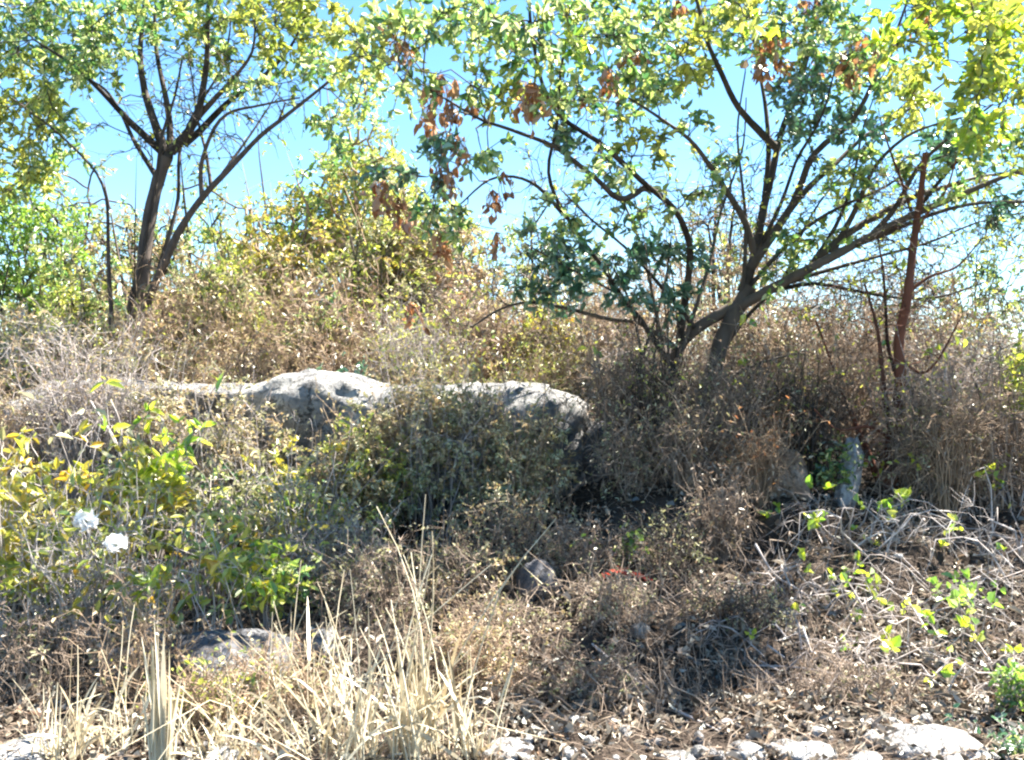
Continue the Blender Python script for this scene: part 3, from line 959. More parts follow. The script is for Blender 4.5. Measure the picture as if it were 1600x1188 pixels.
back_tree('pale grey-green tree just behind the dark trunk of the slim tree', 215, 12.5, 330, 90, 421, ['olive', 'beige', 'green'], n=90, bot=560, L=.07)
back_tree('airy olive tree between the pale olive tree and the golden tree', 400, 13.2, 385, 95, 422, ['olive', 'yellowgreen', 'beige'], n=110, bot=560, L=.07)
back_tree('yellow-green bush under the tall gap-filling tree', 585, 10.6, 340, 85, 423, ['yellowgreen', 'gold', 'olive'], n=110, bot=560, L=.06, name='bush', cat='bush', r=.025, tl=.22)
back_tree('wispy beige tree beside the russet tree under the dead leaf clusters', 640, 12, 370, 80, 424, ['beige', 'olive'], wood='tan', n=80, bot=540, L=.06)
back_tree('broad olive bush behind the lime green bush', 90, 10.6, 480, 110, 425, ['olive', 'yellowgreen', 'beige'], n=110, bot=580, L=.06, name='bush', cat='bush', r=.025, tl=.22)
back_tree('grey leafless bush crown seen under the long limb of the spreading tree', 1300, 9.4, 455, 90, 426, ['brown', 'beige'], wood='mauve', n=120, bot=600, L=.03, nl=1, name='bush', cat='bush', r=.015, tl=.25)
back_tree('pale twiggy bush seen through the low fork of the spreading tree', 1000, 10, 400, 80, 427, ['beige', 'olive'], wood='grey', n=60, bot=600, L=.04, nl=2, name='bush', cat='bush', r=.015, tl=.25)
back_tree('faint green tree far behind the fan of dark limbs', 1130, 15, 300, 80, 428, ['green', 'olive'], n=80, bot=540, L=.08)
back_tree('pale leafless twiggy tree behind the dark limbs of the spreading tree', 1120, 9.6, 330, 130, 440, ['beige', 'olive'], wood='tan', n=130, bot=560, L=.035, nl=1, r=.02, tl=.3)
back_tree('hazy yellow-green tree far behind the golden tree', 500, 17, 225, 110, 441, ['yellowgreen', 'lime', 'olive'], n=110, bot=480, L=.09)

back_tree('rust-brown twiggy bush under the lowest hanging dead leaves', 745, 9.8, 430, 80, 431, ['brown', 'beige', 'orange'], wood='mauve', n=110, bot=600, L=.045, nl=4, name='bush', cat='bush', r=.015, tl=.22, pick=[.5, .4, .1])
back_tree('hazy olive tree far behind the hanging dead leaf clusters', 680, 15, 290, 85, 432, ['olive', 'yellowgreen', 'green'], n=100, bot=500, L=.08)
back_tree('hazy green tree far behind the dark green sapling', 860, 16, 330, 95, 433, ['olive', 'green'], n=70, bot=540, L=.08)
back_tree('tall pale bush filling the gap between slim tree and golden tree', 300, 10.5, 440, 80, 434, ['beige', 'olive', 'yellowgreen'], n=110, bot=600, L=.05, name='bush', cat='bush', r=.02, tl=.22)
back_tree('tall brown brush behind the reddish trunk', 1440, 9, 440, 75, 435, ['brown', 'beige'], wood='tan', n=110, bot=600, L=.035, nl=2, name='bush', cat='bush', r=.015, tl=.25)
back_tree('dark brown brush mass under the long limb of the spreading tree', 1200, 8.0, 490, 85, 436, ['brown', 'olive'], wood='mauve', n=150, bot=640, L=.04, nl=3, name='bush', cat='bush', r=.014, tl=.22)
back_tree('dark brown thicket bush between the forked trunks and the boulder end', 990, 7.4, 540, 60, 437, ['brown', 'olive'], wood='mauve', n=130, bot=700, L=.035, nl=3, name='bush', cat='bush', r=.012, tl=.18)
back_tree('thin twiggy bush seen against the bright sky at the picture edge', 1570, 9.5, 510, 70, 438, ['beige', 'yellowgreen'], wood='grey', n=70, bot=600, L=.04, nl=1, name='bush', cat='bush', r=.012, tl=.25)

back_tree('fresh green bush in the brush between the slim tree and the golden tree', 345, 9.9, 425, 60, 445, ['green', 'olive', 'yellowgreen'], n=60, bot=580, L=.06, name='bush', cat='bush', r=.018, tl=.2)
back_tree('green and olive tree right behind the lowest dead leaf clusters', 625, 11.2, 300, 75, 446, ['yellowgreen', 'green', 'olive'], wood='tan', n=90, bot=520, L=.07)
back_tree('low olive green bush just behind the white hump of the boulder', 520, 9.3, 480, 60, 447, ['olive', 'green', 'yellowgreen'], n=60, bot=600, L=.05, name='bush', cat='bush', r=.014, tl=.18)
back_tree('pale green bush left of the slim forked tree', 135, 9.9, 400, 60, 448, ['olive', 'yellowgreen', 'green'], n=60, bot=580, L=.06, name='bush', cat='bush', r=.018, tl=.2)

back_tree('tall bare brown thicket bush behind the long limb near the reddish trunk', 1370, 8.8, 400, 95, 451, ['brown', 'beige'], wood='mauve', n=130, bot=600, L=.03, nl=1, name='bush', cat='bush', r=.014, tl=.28)
back_tree('tall thin brown bush behind the left foot of the spreading tree', 905, 9.2, 420, 75, 452, ['brown', 'olive'], wood='mauve', n=90, bot=600, L=.04, nl=2, name='bush', cat='bush', r=.014, tl=.26)

# dark glossy sapling in front of the spreading tree
shrub('sapling', 'dark glossy green sapling leaning left of the low fork', 'sapling', 1040, 6.75, 1.95, .01, 412, 'dark', ['teal'], 4, 2, .1, 2, .07, .03, nst=3, r=.014)
root = thing('sapling', 'dark green broad-leaved sapling reaching over the boulder from the low fork', 'sapling', (at(985, 650, 6.7)[0], 6.7, hz(at(985, 650, 6.7)[0], 6.7) - .03))
T = Plant(413)
px_limb(T, [(1000, 720), (1005, 620), (1000, 540), (985, 470), (960, 420)], 6.7, .02, .008)
px_limb(T, [(1003, 560), (1030, 480), (1045, 420), (1050, 370)], 6.7, .014, .006)
px_limb(T, [(985, 470), (930, 440), (870, 410), (820, 380)], 6.7, .012, .005, dy=-.3)
for b in [(840, 400, 60, 60, 10), (905, 430, 60, 45, 7), (990, 390, 65, 50, 9), (1045, 430, 55, 60, 9), (870, 460, 60, 20, 5), (1000, 455, 50, 30, 5)]:
    A = blob(b, 6.65, .35)
    A, d = T.reach(A, .003, 4, .3)
    T.spray(A, d, 4, .13, 8, .085, .036, 0, up=.2, tw=.0026)
T.build(root, [WM['dark']], [LM['teal']])

# ---- dry brush band behind the boulders: six grown bushes, the rest copies of them
GB = 'beige dry brush on top of the bank'
GL = 'waist high beige dry bush in the thicket behind the boulders'
protos = []
for k, (pal, wood) in enumerate([(['beige', 'olive'], 'tan'), (['olive', 'yellowgreen'], 'tan'), (['olive', 'beige', 'yellowgreen'], 'tan'), (['brown', 'beige'], 'tan'), (['olive', 'yellowgreen', 'beige'], 'grey')]):
    protos.append(shrub('dry_bush', GL, 'bush', 60 + 150 * k, 8.9 + .2 * (k % 3), .95, .62, 500 + k, wood, pal, 140, 5, .19, 3, .06, .021, nst=24, r=.009, shoots=85, group=GB, low=.05, tw=.0026, bare=.25))
reseed(55)
spots = [(-40, 9.2, .8, 0), (110, 10.2, 1.3, 1), (185, 8.9, .8, 2), (270, 9.6, 1.15, 3), (330, 8.7, .75, 0), (395, 9.9, 1.25, 1), (450, 8.9, .8, 2), (520, 9.7, 1.15, 3), (575, 10.6, 1.5, 1), (605, 8.9, .85, 0),
         (655, 9.3, 1.1, 4), (705, 8.8, .85, 1), (745, 9.6, 1.2, 3), (20, 11.5, .9, 2), (150, 12, 1.2, 1), (300, 11.6, 1.5, 2), (430, 11.4, 1.4, 0), (650, 11.8, 1.6, 3), (790, 10.8, 1.3, 4), (880, 9.0, .75, 2), (830, 8.8, .6, 1),
         (940, 9.1, .9, 4), (1000, 8.6, 1.0, 3), (240, 8.7, .6, 0), (560, 8.8, .7, 3), (90, 8.8, .75, 3), (20, 8.6, .9, 1)]
for px, Y, sc, k in spots:
    X = (px - 800) / F * Y
    copy_plant(protos[k], (X, Y, hz(X, Y) - .04), rng.uniform(0, 6.28), sc * rng.uniform(.85, 1.3))

# ---- brown twiggy brush on the right half
GR = 'brown twiggy brush around the reddish trunk'
GRL = 'leafless brown twiggy bush in the thicket around the reddish trunk'
pr = []
for k in range(4):
    pr.append(shrub('twiggy_bush', GRL, 'bush', [1080, 1230, 1330, 1500][k], [7.6, 7.7, 7.3, 7.0][k], 1.0, .55, 520 + k, ['mauve', 'tan', 'mauve', 'grey'][k], [['brown', 'olive'], ['brown', 'beige'], ['brown', 'yellowgreen'], ['beige', 'brown']][k], 140, 5, .17, 2, .045, .02, nst=20, r=.009, shoots=35, group=GR, low=.05, tw=.0024, bare=.55, pick=[.75, .25]))
reseed(56)
for px, Y, sc, k in [(1160, 8.2, 1.0, 0), (1280, 8.4, 1.15, 1), (1390, 8.0, 1.05, 2), (1450, 7.4, .85, 0), (1560, 7.6, .8, 3), (1640, 7.2, .9, 1), (1210, 7.2, .75, 2), (1140, 6.9, .6, 1), (1350, 9.2, 1.3, 3), (1470, 9.0, .9, 0),
                     (1235, 6.9, .62, 0), (1440, 6.6, .6, 3), (1540, 6.4, .7, 1), (1620, 6.3, .75, 2), (1050, 8.4, .9, 2), (1590, 8.8, .75, 0), (1490, 6.2, .5, 2), (1180, 9.5, 1.1, 3), (1080, 7.0, .6, 3)]:
    X = (px - 800) / F * Y
    copy_plant(pr[k], (X, Y, hz(X, Y) - .04), rng.uniform(0, 6.28), sc)

# ---- bushes over the boulder
kw = dict(m=6, tl=.12, nl=8, L=.036, Wd=.018, nst=14, r=.007, tw=.002, bare=.15)
shrub('bush', 'grey-olive small-leaved bush hanging over the middle of the large boulder', 'bush', 690, 6.4, 1.3, .56, 601, 'grey', ['olive', 'beige', 'olive'], 105, low=.1, dep=.3, **kw)
shrub('bush', 'grey-olive bush covering the rounded end of the large boulder', 'bush', 820, 6.3, 1.1, .34, 602, 'tan', ['olive', 'beige'], 95, low=.05, dep=.3, **kw)
shrub('bush', 'pale beige fine-leaved bush below the white hump of the boulder', 'bush', 560, 6.3, 1.0, .42, 603, 'tan', ['olive', 'beige', 'yellowgreen'], 170, low=.1, dep=.3, **kw)
shrub('bush', 'green leafy shrub with yellow tips below the large boulder', 'bush', 430, 6.0, .85, .42, 604, 'grey', ['green', 'yellowgreen', 'yellow', 'olive'], 85, 5, .12, 5, .05, .024, nst=10, r=.008, dep=.3, low=.2, pick=[.3, .3, .12, .28])
shrub('bush', 'olive dry bush at the junction of the two grey boulders', 'bush', 310, 6.35, 1.16, .34, 605, 'grey', ['olive', 'beige'], 85, 5, .12, 6, .032, .016, nst=12, r=.007, dep=.3, low=.2)
shrub('stem_thicket', 'clump of thin pale bare upright stems covering the smaller grey boulder', 'shrub', 140, 6.5, 1.28, .45, 606, 'grey', ['beige'], 90, 4, .24, 1, .04, .014, nst=130, r=.006, dep=.25, low=.3, bare=.7, spread=.5, tw=.0026)
shrub('stem_thicket', 'tawny dry stems at the picture edge beside the smaller boulder', 'shrub', 0, 6.4, 1.25, .36, 607, 'tan', ['beige', 'olive'], 110, 5, .15, 4, .03, .014, nst=30, r=.006, dep=.3, low=.25, bare=.3)
shrub('bush', 'thin beige brush poking over the top of the large boulder right of the white hump', 'bush', 660, 6.55, 1.26, .36, 643, 'pale', ['beige', 'olive'], 120, low=.45, dep=.2, **kw)
shrub('bush', 'thin grey brush before the rounded boulder end', 'bush', 790, 6.55, 1.26, .36, 644, 'grey', ['olive', 'beige'], 100, low=.45, dep=.2, **kw)
shrub('bush', 'wispy olive grey brush before the boulder face left of the white hump', 'bush', 385, 6.5, 1.02, .32, 645, 'grey', ['olive', 'beige'], 90, low=.3, dep=.2, **kw)
shrub('bush', 'thin grey twiggy brush over the gap between the smaller and the large boulder', 'bush', 235, 6.6, 1.12, .28, 648, 'pale', ['beige', 'olive'], 70, low=.4, dep=.2, **kw)
# forked pale dead twig in front of the left boulder
root = thing('dead_branch', 'pale forked dead branch standing in front of the smaller boulder', 'branch', (at(182, 720, 6.0)[0], 6.0, hz(at(182, 720, 6.0)[0], 6.0)))
T = Plant(608)
px_limb(T, [(186, 900), (186, 780), (182, 705), (160, 670), (140, 630)], 6.0, .012, .005)
px_limb(T, [(182, 705), (192, 680), (186, 650), (172, 625)], 6.0, .009, .004)
px_limb(T, [(186, 790), (200, 720), (196, 665)], 6.0, .008, .004)
T.build(root, [WM['pale']], [LM['beige']])

# ---- yellow leaved shrubs in front
YP = [.6, .2, .2]
shrub('yellow_shrub', 'broad yellow leaved shrub spreading below the smaller boulder', 'shrub', 130, 5.2, 1.0, .58, 611, 'pale', ['yellow', 'yellowgreen', 'olive'], 66, 3, .14, 5, .085, .036, nst=11, r=.009, dep=.35, low=.35, bare=.15, pick=YP)
shrub('yellow_shrub', 'tall yellow sprig rising highest in front of the smaller boulder', 'shrub', 235, 5.4, 1.12, .18, 612, 'pale', ['yellow', 'glow'], 18, 3, .12, 6, .1, .042, nst=4, r=.008, dep=.2, low=.5)
shrub('yellow_shrub', 'yellow and orange leaved shrub cut by the picture edge', 'shrub', 0, 4.6, 1.0, .32, 613, 'pale', ['yellow', 'gold', 'yellowgreen'], 44, 4, .12, 6, .075, .032, nst=7, r=.008, dep=.3, low=.25)
shrub('yellow_shrub', 'straggly pale-stemmed shrub with few yellow leaves and two white flowers', 'shrub', 130, 4.5, .7, .5, 614, 'pale', ['yellow', 'yellowgreen'], 80, 4, .16, 2, .06, .028, nst=28, r=.007, dep=.25, low=.15, bare=.5)
shrub('yellow_shrub', 'bright yellow-green low sprig over the grey rock', 'shrub', 330, 4.45, .56, .34, 615, 'pale', ['glow', 'yellow', 'yellowgreen'], 20, 3, .13, 5, .07, .032, nst=5, r=.006, dep=.15, low=.55)
shrub('yellow_shrub', 'olive and yellow leaved shrub between the grey rock and the large boulder', 'shrub', 330, 5.3, .75, .4, 616, 'grey', ['yellowgreen', 'yellow', 'olive', 'green'], 56, 4, .13, 4, .055, .026, nst=18, r=.007, dep=.3, low=.2, bare=.25, pick=[.2, .4, .3, .1])
shrub('yellow_shrub', 'yellow tipped shrub nearest the tall straw grass', 'shrub', 470, 5.5, .95, .36, 617, 'grey', ['yellow', 'olive', 'yellowgreen'], 48, 4, .12, 5, .045, .022, nst=8, r=.007, dep=.3, low=.3, bare=.15)
shrub('yellow_shrub', 'small green shrub with one orange leaf beside the dark gap', 'shrub', 415, 4.6, .5, .2, 618, 'grey', ['green', 'yellowgreen'], 24, 4, .1, 6, .05, .025, nst=6, r=.006, dep=.15, low=.3)
shrub('green_weed', 'leafy green weed in front of the grey rock', 'weed', 350, 3.75, .26, .14, 619, 'grey', ['green', 'yellowgreen'], 18, 3, .06, 5, .03, .016, nst=6, r=.003, low=.2)

# white flowers, parts of the first yellow shrub
def flower(root, c, seed, s):
    reseed(seed)
    g = Geo()
    a0 = unit(np.array([.3, -.7, .65]))
    u = unit(np.cross(a0, [0, 0, 1.0])); v = np.cross(u, a0)
    k = 5
    for i in range(k):
        for ring in range(3):
            a = (i + .5 * ring) * 2 * math.pi / k
            d = u * math.cos(a) + v * math.sin(a)
            d = unit(d + a0 * (.35 + .3 * ring))
            leaves(g, np.array([c]), d[None], np.array([s * .62]), np.array([s * .7]), 0, up=.1, fold=-.2, droop=.1)
    tubes(g, np.array([[c - a0 * .12 - np.array([0, 0, .06]), c - a0 * .05, c]]), np.array([[.003, .004, .012]]), 6, 0)
    leaves(g, np.repeat([c + a0 * .004], 5, 0), a0 * .6 + rng.normal(0, .5, (5, 3)), np.full(5, s * .2), np.full(5, s * .1), 1)
    tubes(g, np.array([[c, c - a0 * .1 - np.array([0, 0, .05]), c + np.array([.02, .12, -.3])]]), np.array([[.004, .003, .003]]), 5, 2)
    g.build('white_flower', [LM['petal'], LM['yellow'], WM['grey']], root, False, np.array(root.location))


fl_root = [o for o in COL.objects if o.get('label', '').endswith('two white flowers')][0]
flower(fl_root, at(135, 816, 4.15), 1, .11)
flower(fl_root, at(181, 852, 4.12), 2, .1)

# ---- low dry scrub in the middle and brown ferny bushes
shrub('low_scrub', 'knee high brown scrub below the grey-olive bush', 'shrub', 690, 5.0, .48, .42, 621, 'mauve', ['olive', 'brown', 'beige'], 150, 5, .1, 5, .024, .012, nst=14, r=.005, dep=.35, low=.05, bare=.3, tw=.0018)
shrub('low_scrub', 'low tangled brown scrub just behind the leaning straw stalk', 'shrub', 790, 4.5, .26, .36, 622, 'mauve', ['brown', 'olive', 'beige'], 90, 5, .09, 4, .022, .012, nst=14, r=.005, dep=.3, low=.05, bare=.35, tw=.0018)
shrub('low_scrub', 'sparse reddish brown scrub beside the dark bluish stone', 'shrub', 910, 5.3, .42, .3, 623, 'mauve', ['brown', 'olive'], 90, 5, .1, 4, .024, .012, nst=12, r=.005, dep=.25, low=.05, bare=.4, tw=.0018)
shrub('low_scrub', 'small dark scrub in front of the red fallen leaf', 'shrub', 960, 4.6, .3, .26, 624, 'mauve', ['olive', 'brown'], 80, 5, .08, 4, .02, .01, nst=10, r=.004, dep=.2, low=.05, bare=.4, tw=.0017)
shrub('low_scrub', 'dry tangled scrub in the shade left of the straw grass', 'shrub', 590, 4.7, .5, .32, 625, 'mauve', ['brown', 'olive'], 110, 5, .1, 4, .024, .012, nst=12, r=.005, dep=.25, low=.05, bare=.4, tw=.0018)
shrub('low_scrub', 'dead brown brush under the straggly yellow shrub', 'shrub', 80, 4.1, .36, .38, 626, 'mauve', ['brown', 'brown', 'olive'], 60, 5, .1, 3, .024, .012, nst=12, r=.005, dep=.25, low=.05, bare=.5, tw=.0018)
shrub('low_scrub', 'dark tangled scrub in the hollow above the red dead frond', 'shrub', 1040, 5.15, .34, .3, 661, 'brown', ['brown', 'olive'], 90, 5, .1, 4, .024, .012, nst=16, r=.004, dep=.2, low=.05, bare=.5, tw=.0018)
shrub('low_scrub', 'dark low scrub beside the half buried whitish stone', 'shrub', 1150, 4.6, .22, .3, 662, 'brown', ['brown', 'olive'], 90, 5, .08, 4, .02, .01, nst=16, r=.004, dep=.18, low=.05, bare=.5, tw=.0017)
shrub('low_scrub', 'thin dark scrub between the level stick and the biggest roadside stone', 'shrub', 1330, 4.0, .17, .34, 663, 'mauve', ['brown', 'olive'], 80, 5, .07, 3, .018, .009, nst=16, r=.003, dep=.15, low=.05, bare=.5, tw=.0016)
shrub('low_scrub', 'spiky low scrub at the foot of the broad straw clump', 'shrub', 730, 4.1, .34, .3, 627, 'tan', ['brown', 'beige', 'olive'], 110, 5, .09, 4, .024, .012, nst=12, r=.004, dep=.2, low=.05, bare=.4, tw=.0017)
shrub('low_scrub', 'ankle high twiggy scrub before the level grey stick', 'shrub', 905, 4.05, .22, .34, 628, 'mauve', ['olive', 'brown'], 110, 5, .07, 4, .02, .01, nst=14, r=.004, dep=.2, low=.05, bare=.4, tw=.0016)
shrub('low_scrub', 'dense dry brown scrub filling the space under the rounded boulder end', 'shrub', 800, 5.6, .6, .4, 629, 'mauve', ['olive', 'brown', 'beige'], 150, 5, .11, 5, .026, .013, nst=14, r=.005, dep=.3, low=.05, bare=.3, tw=.0018)
shrub('low_scrub', 'dry scrub around the squat grey rock', 'shrub', 230, 3.95, .42, .3, 630, 'tan', ['beige', 'brown'], 80, 5, .11, 2, .026, .012, nst=16, r=.004, dep=.2, low=.05, bare=.5, tw=.0018)
shrub('low_scrub', 'thin tan scrub growing right in front of the low grey rock', 'shrub', 320, 3.62, .3, .24, 649, 'tan', ['beige', 'brown', 'yellowgreen'], 60, 5, .1, 3, .026, .012, nst=22, r=.004, dep=.08, low=.15, bare=.5, tw=.0018, pick=[.4, .4, .2])
shrub('low_scrub', 'brown scrub hiding the foot of the low grey rock', 'shrub', 440, 3.9, .3, .26, 641, 'tan', ['brown', 'olive'], 80, 5, .1, 3, .024, .012, nst=14, r=.004, dep=.15, low=.05, bare=.5, tw=.0018)
shrub('low_scrub', 'olive scrub filling the slope below the white hump', 'shrub', 520, 5.2, .6, .42, 642, 'grey', ['olive', 'brown', 'yellowgreen'], 140, 5, .11, 5, .028, .014, nst=14, r=.005, dep=.3, low=.05, bare=.3, tw=.0018, pick=[.5, .35, .15])
for k, (px, Y, h, w, wd, lab) in enumerate([
    (960, 6.55, 1.05, .26, 'mauve', 'dark brown stemmed dry shrub at the rounded end of the large boulder'),
    (1030, 6.35, .95, .28, 'brown', 'tangled dark dry shrub covering the left foot of the spreading tree'),
    (1140, 6.3, .9, .3, 'mauve', 'tangled brown dry shrub rising in front of the spreading tree trunk'),
    (1260, 6.35, .95, .28, 'brown', 'dark stemmed dry shrub left of the narrow leaning white slab'),
    (1425, 6.3, .85, .26, 'mauve', 'brown dry shrub before the foot of the reddish trunk'),
    (1480, 6.0, .85, .3, 'tan', 'tawny dry shrub in the thicket edge right of the reddish trunk')]):
    shrub('dry_shrub', lab, 'shrub', px, Y, h, w, 650 + k, wd, ['brown', 'olive', 'yellowgreen'], 90, 5, .17, 2, .035, .016, nst=26, r=.007, dep=.22, low=.15, bare=.6, tw=.0024, shoots=40, pick=[.6, .28, .12])
shrub('dry_shrub', 'reddish brown drooping dry stems in front of the tan brown stone', 'shrub', 1125, 5.55, .5, .22, 660, 'mauve', ['brown', 'beige'], 60, 5, .15, 3, .035, .012, nst=60, r=.004, dep=.14, low=.2, bare=.5, tw=.002, shoots=50, droop=.5)
shrub('dry_shrub', 'wispy upright dry stems hiding the foot of the spreading tree', 'shrub', 1090, 6.5, .8, .36, 646, 'mauve', ['brown', 'olive'], 70, 4, .15, 3, .035, .015, nst=40, r=.005, dep=.2, low=.3, bare=.5, tw=.0022, shoots=60)
shrub('dry_shrub', 'loose upright dry stems between the spreading tree and the leaning white slab', 'shrub', 1225, 6.5, .75, .34, 647, 'tan', ['brown', 'yellowgreen'], 60, 4, .15, 3, .035, .015, nst=36, r=.005, dep=.2, low=.3, bare=.5, tw=.0022, shoots=50, pick=[.75, .25])
shrub('dry_shrub', 'dense tawny dry shrub at the foot of the low forked tree', 'shrub', 1070, 6.05, .64, .28, 631, 'mauve', ['brown', 'beige'], 90, 5, .16, 3, .035, .012, nst=70, r=.0045, dep=.25, low=.2, bare=.5, shoots=70, droop=.4, tw=.0022, spread=.6)
shrub('dry_shrub', 'tawny dry shrub with a shaded hollow beneath, beside the rounded tan stone', 'shrub', 1185, 6.0, .56, .26, 632, 'tan', ['brown', 'beige', 'orange'], 70, 5, .15, 3, .035, .012, nst=55, r=.0045, dep=.2, low=.2, bare=.5, shoots=55, droop=.4, tw=.0022, spread=.6, pick=[.5, .4, .1])
shrub('dry_shrub', 'thin brown dry shrub in the hollow beside the large boulder', 'shrub', 985, 6.1, .55, .26, 633, 'mauve', ['olive', 'brown'], 110, 5, .12, 4, .026, .012, nst=14, r=.005, dep=.25, low=.1, bare=.4)
shrub('green_weed', 'dark green leafy weed between the leaning white slab and the tawny shrub', 'weed', 1305, 6.2, .42, .14, 634, 'dark', ['teal', 'green'], 26, 4, .08, 6, .045, .022, nst=5, r=.004, low=.3)
shrub('green_weed', 'single pale green weed on the brown slope', 'weed', 990, 5.3, .22, .08, 635, 'grey', ['lime'], 7, 3, .05, 4, .045, .028, nst=3, r=.003, low=.4)
shrub('green_weed', 'bright green weed at the corner above the long white stone', 'weed', 1592, 3.75, .2, .08, 636, 'grey', ['lime', 'green'], 14, 4, .06, 6, .035, .02, nst=5, r=.003, low=.3)
shrub('green_weed', 'dark green weed at the end of the long white stone', 'weed', 1578, 3.45, .12, .07, 637, 'grey', ['teal', 'green'], 14, 4, .05, 6, .03, .016, nst=5, r=.003, low=.2)
shrub('green_weed', 'small dark green plant on the top edge of the boulder before the golden tree', 'weed', 540, 8.2, .75, .16, 638, 'dark', ['teal'], 20, 4, .1, 7, .06, .03, nst=5, r=.006, low=.4)

# ---- grey arching twig tangle on the right slope, with sprigs of yellow-green leaves
GT = 'grey arching twigs on the slope'
def arch_tangle(label, px, Y, h, w, seed, n, wood='grey', leaf=4, pal='glow', lL=.05):
    X = (px - 800) / F * Y
    z = hz(X, Y) - .02
    root = thing('twig_tangle', label, 'shrub', (X, Y, z), GT)
    P = Plant(seed)
    o = np.array([X, Y, z])
    Ps, Rs = [], []
    for k in range(int(n * .42)):
        a = rng.uniform(0, 2 * math.pi)
        ln = w * rng.uniform(.5, 1.4)
        b = o + np.array([rng.normal(0, .35) * w, rng.normal(0, .3) * w, 0])
        b[2] = hz(b[0], b[1]) - .02
        e = b + np.array([math.cos(a) * ln, math.sin(a) * ln * .5, 0])
        hh = h * rng.uniform(.3, 1.1)
        t = np.linspace(0, 1, 7)[:, None]
        P0 = b + (e - b) * t + np.array([0, 0, 1]) * hh * (4 * t * (1 - t)) ** .8 * (1 - .25 * t)
        P0 += rng.normal(0, .03, P0.shape)
        zz = terrain(P0[:, 0], P0[:, 1])
        P0[:, 2] = np.maximum(P0[:, 2], zz + (0 if k % 3 else .02))
        Ps.append(P0)
        Rs.append(np.linspace(rng.uniform(.0025, .008), .0016, 7))
    tubes(P.w, np.array(Ps), np.array(Rs), 4)
    for a, b in zip(Ps, Rs):
        P._nodes(a, b)
    idx = rng.integers(0, len(P.N), int(n * 1.3))
    A = P.N[idx] + 0
    P.spray(A, unit(rng.normal(0, 1, A.shape) + np.array([0, 0, .4])), 2, .16, 0, .03, .015, 0, tw=.0017)
    if leaf:
        hi = np.argsort(-P.N[:, 2])[:len(P.N) // 2]
        idx = rng.choice(hi, int(leaf * 1.6))
        leaf = len(idx)
        A = P.N[idx]
        P.spray(A, np.repeat([[0, 0, 1.0]], leaf, 0), 2, .1, 3, lL * 1.1, lL * .8, 0, up=.25, tw=.002)
    P.build(root, [WM[wood]], [LM[pal]])


arch_tangle('grey twig tangle with round yellow-green leaves beside the tawny shrub hollow', 1310, 5.6, .36, .42, 701, 34, leaf=5, lL=.07)
arch_tangle('pale grey arching twigs at the picture edge with few leaves', 1540, 5.3, .42, .45, 702, 40, 'pale', leaf=3)
arch_tangle('arching grey twigs around the half buried whitish stone', 1240, 4.9, .26, .36, 703, 26, leaf=1)
arch_tangle('grey twigs with the brightest yellow leaf cluster on the slope', 1350, 4.75, .26, .34, 704, 24, leaf=6, lL=.055)
arch_tangle('grey twigs with a row of green leaves nearest the picture edge', 1500, 4.6, .34, .38, 705, 30, leaf=7, pal='lime', lL=.05)
arch_tangle('low dead twigs above the biggest white roadside stone', 1420, 4.05, .18, .4, 706, 26, 'grey', leaf=2)
arch_tangle('brown twigs climbing the slope below the twiggy thicket', 1420, 6.1, .45, .5, 707, 44, 'mauve', leaf=5)
arch_tangle('dense pale twigs in the thicket edge under the yellow-green bush', 1570, 6.0, .5, .45, 708, 40, 'pale', leaf=4)
arch_tangle('thin fallen twigs across the shaded strip of ground', 1100, 4.3, .14, .4, 709, 20, 'mauve', leaf=0)
arch_tangle('thin dark twigs in the dark hollow under the tawny shrub', 1190, 5.4, .24, .36, 710, 24, 'mauve', leaf=1)

arch_tangle('grey twigs trailing across the dark strip of ground', 1250, 4.2, .2, .45, 711, 34, 'grey', leaf=2, lL=.045)
arch_tangle('tangled pale twigs between the green leaf row and the level stick', 1430, 4.4, .24, .42, 712, 34, 'pale', leaf=3, lL=.045)
arch_tangle('brown twig tangle beside the red dead frond', 1060, 4.8, .24, .4, 713, 34, 'mauve', leaf=0)
arch_tangle('grey twig tangle over the dark ground before the tawny shrub', 1400, 5.2, .34, .5, 714, 44, 'pale', leaf=3)
arch_tangle('thin grey twigs at the corner above the bright green weed', 1580, 4.2, .3, .35, 715, 28, 'grey', leaf=2, lL=.045)
arch_tangle('dry twig tangle at the lower end of the pale fallen branch', 960, 3.95, .16, .36, 716, 26, 'mauve', leaf=0)
arch_tangle('pale twigs woven through the straggly yellow shrub', 200, 4.4, .5, .45, 717, 40, 'pale', leaf=3, pal='yellow')
GD = 'dead branching shrubs in the thicket'
for k, (px, Y, h, w, wd, lab) in enumerate([
    (1285, 6.6, 1.0, .25, 'tan', 'dead shrub with forked tan stems behind the leaning white slab'),
    (1470, 6.4, 1.05, .4, 'grey', 'dead grey shrub standing just beside the reddish trunk'),
    (1560, 6.1, 1.1, .35, 'mauve', 'tall dead brown shrub at the picture edge beside the reddish trunk'),
    (1180, 6.7, .9, .4, 'dark', 'dead dark-stemmed shrub behind the tawny dry shrub'),
    (1010, 7.2, 1.1, .35, 'grey', 'dead grey shrub behind the dark angular rock'),
    (640, 8.6, 1.2, .45, 'grey', 'dead grey shrub growing on top of the large boulder'),
    (390, 8.5, .9, .3, 'dark', 'dead dark shrub behind the white hump of the boulder'),
    (60, 8.6, 1.2, .45, 'pale', 'dead pale shrub behind the smaller boulder')]):
    shrub('dead_shrub', lab, 'shrub', px, Y, h, w, 730 + k, wd, ['brown', 'yellowgreen'], 80, 4, .2, 1, .04, .02, nst=9, r=.012, dep=w * .7, low=.15, bare=.8, tw=.0026, group=GD, pick=[.6, .4])

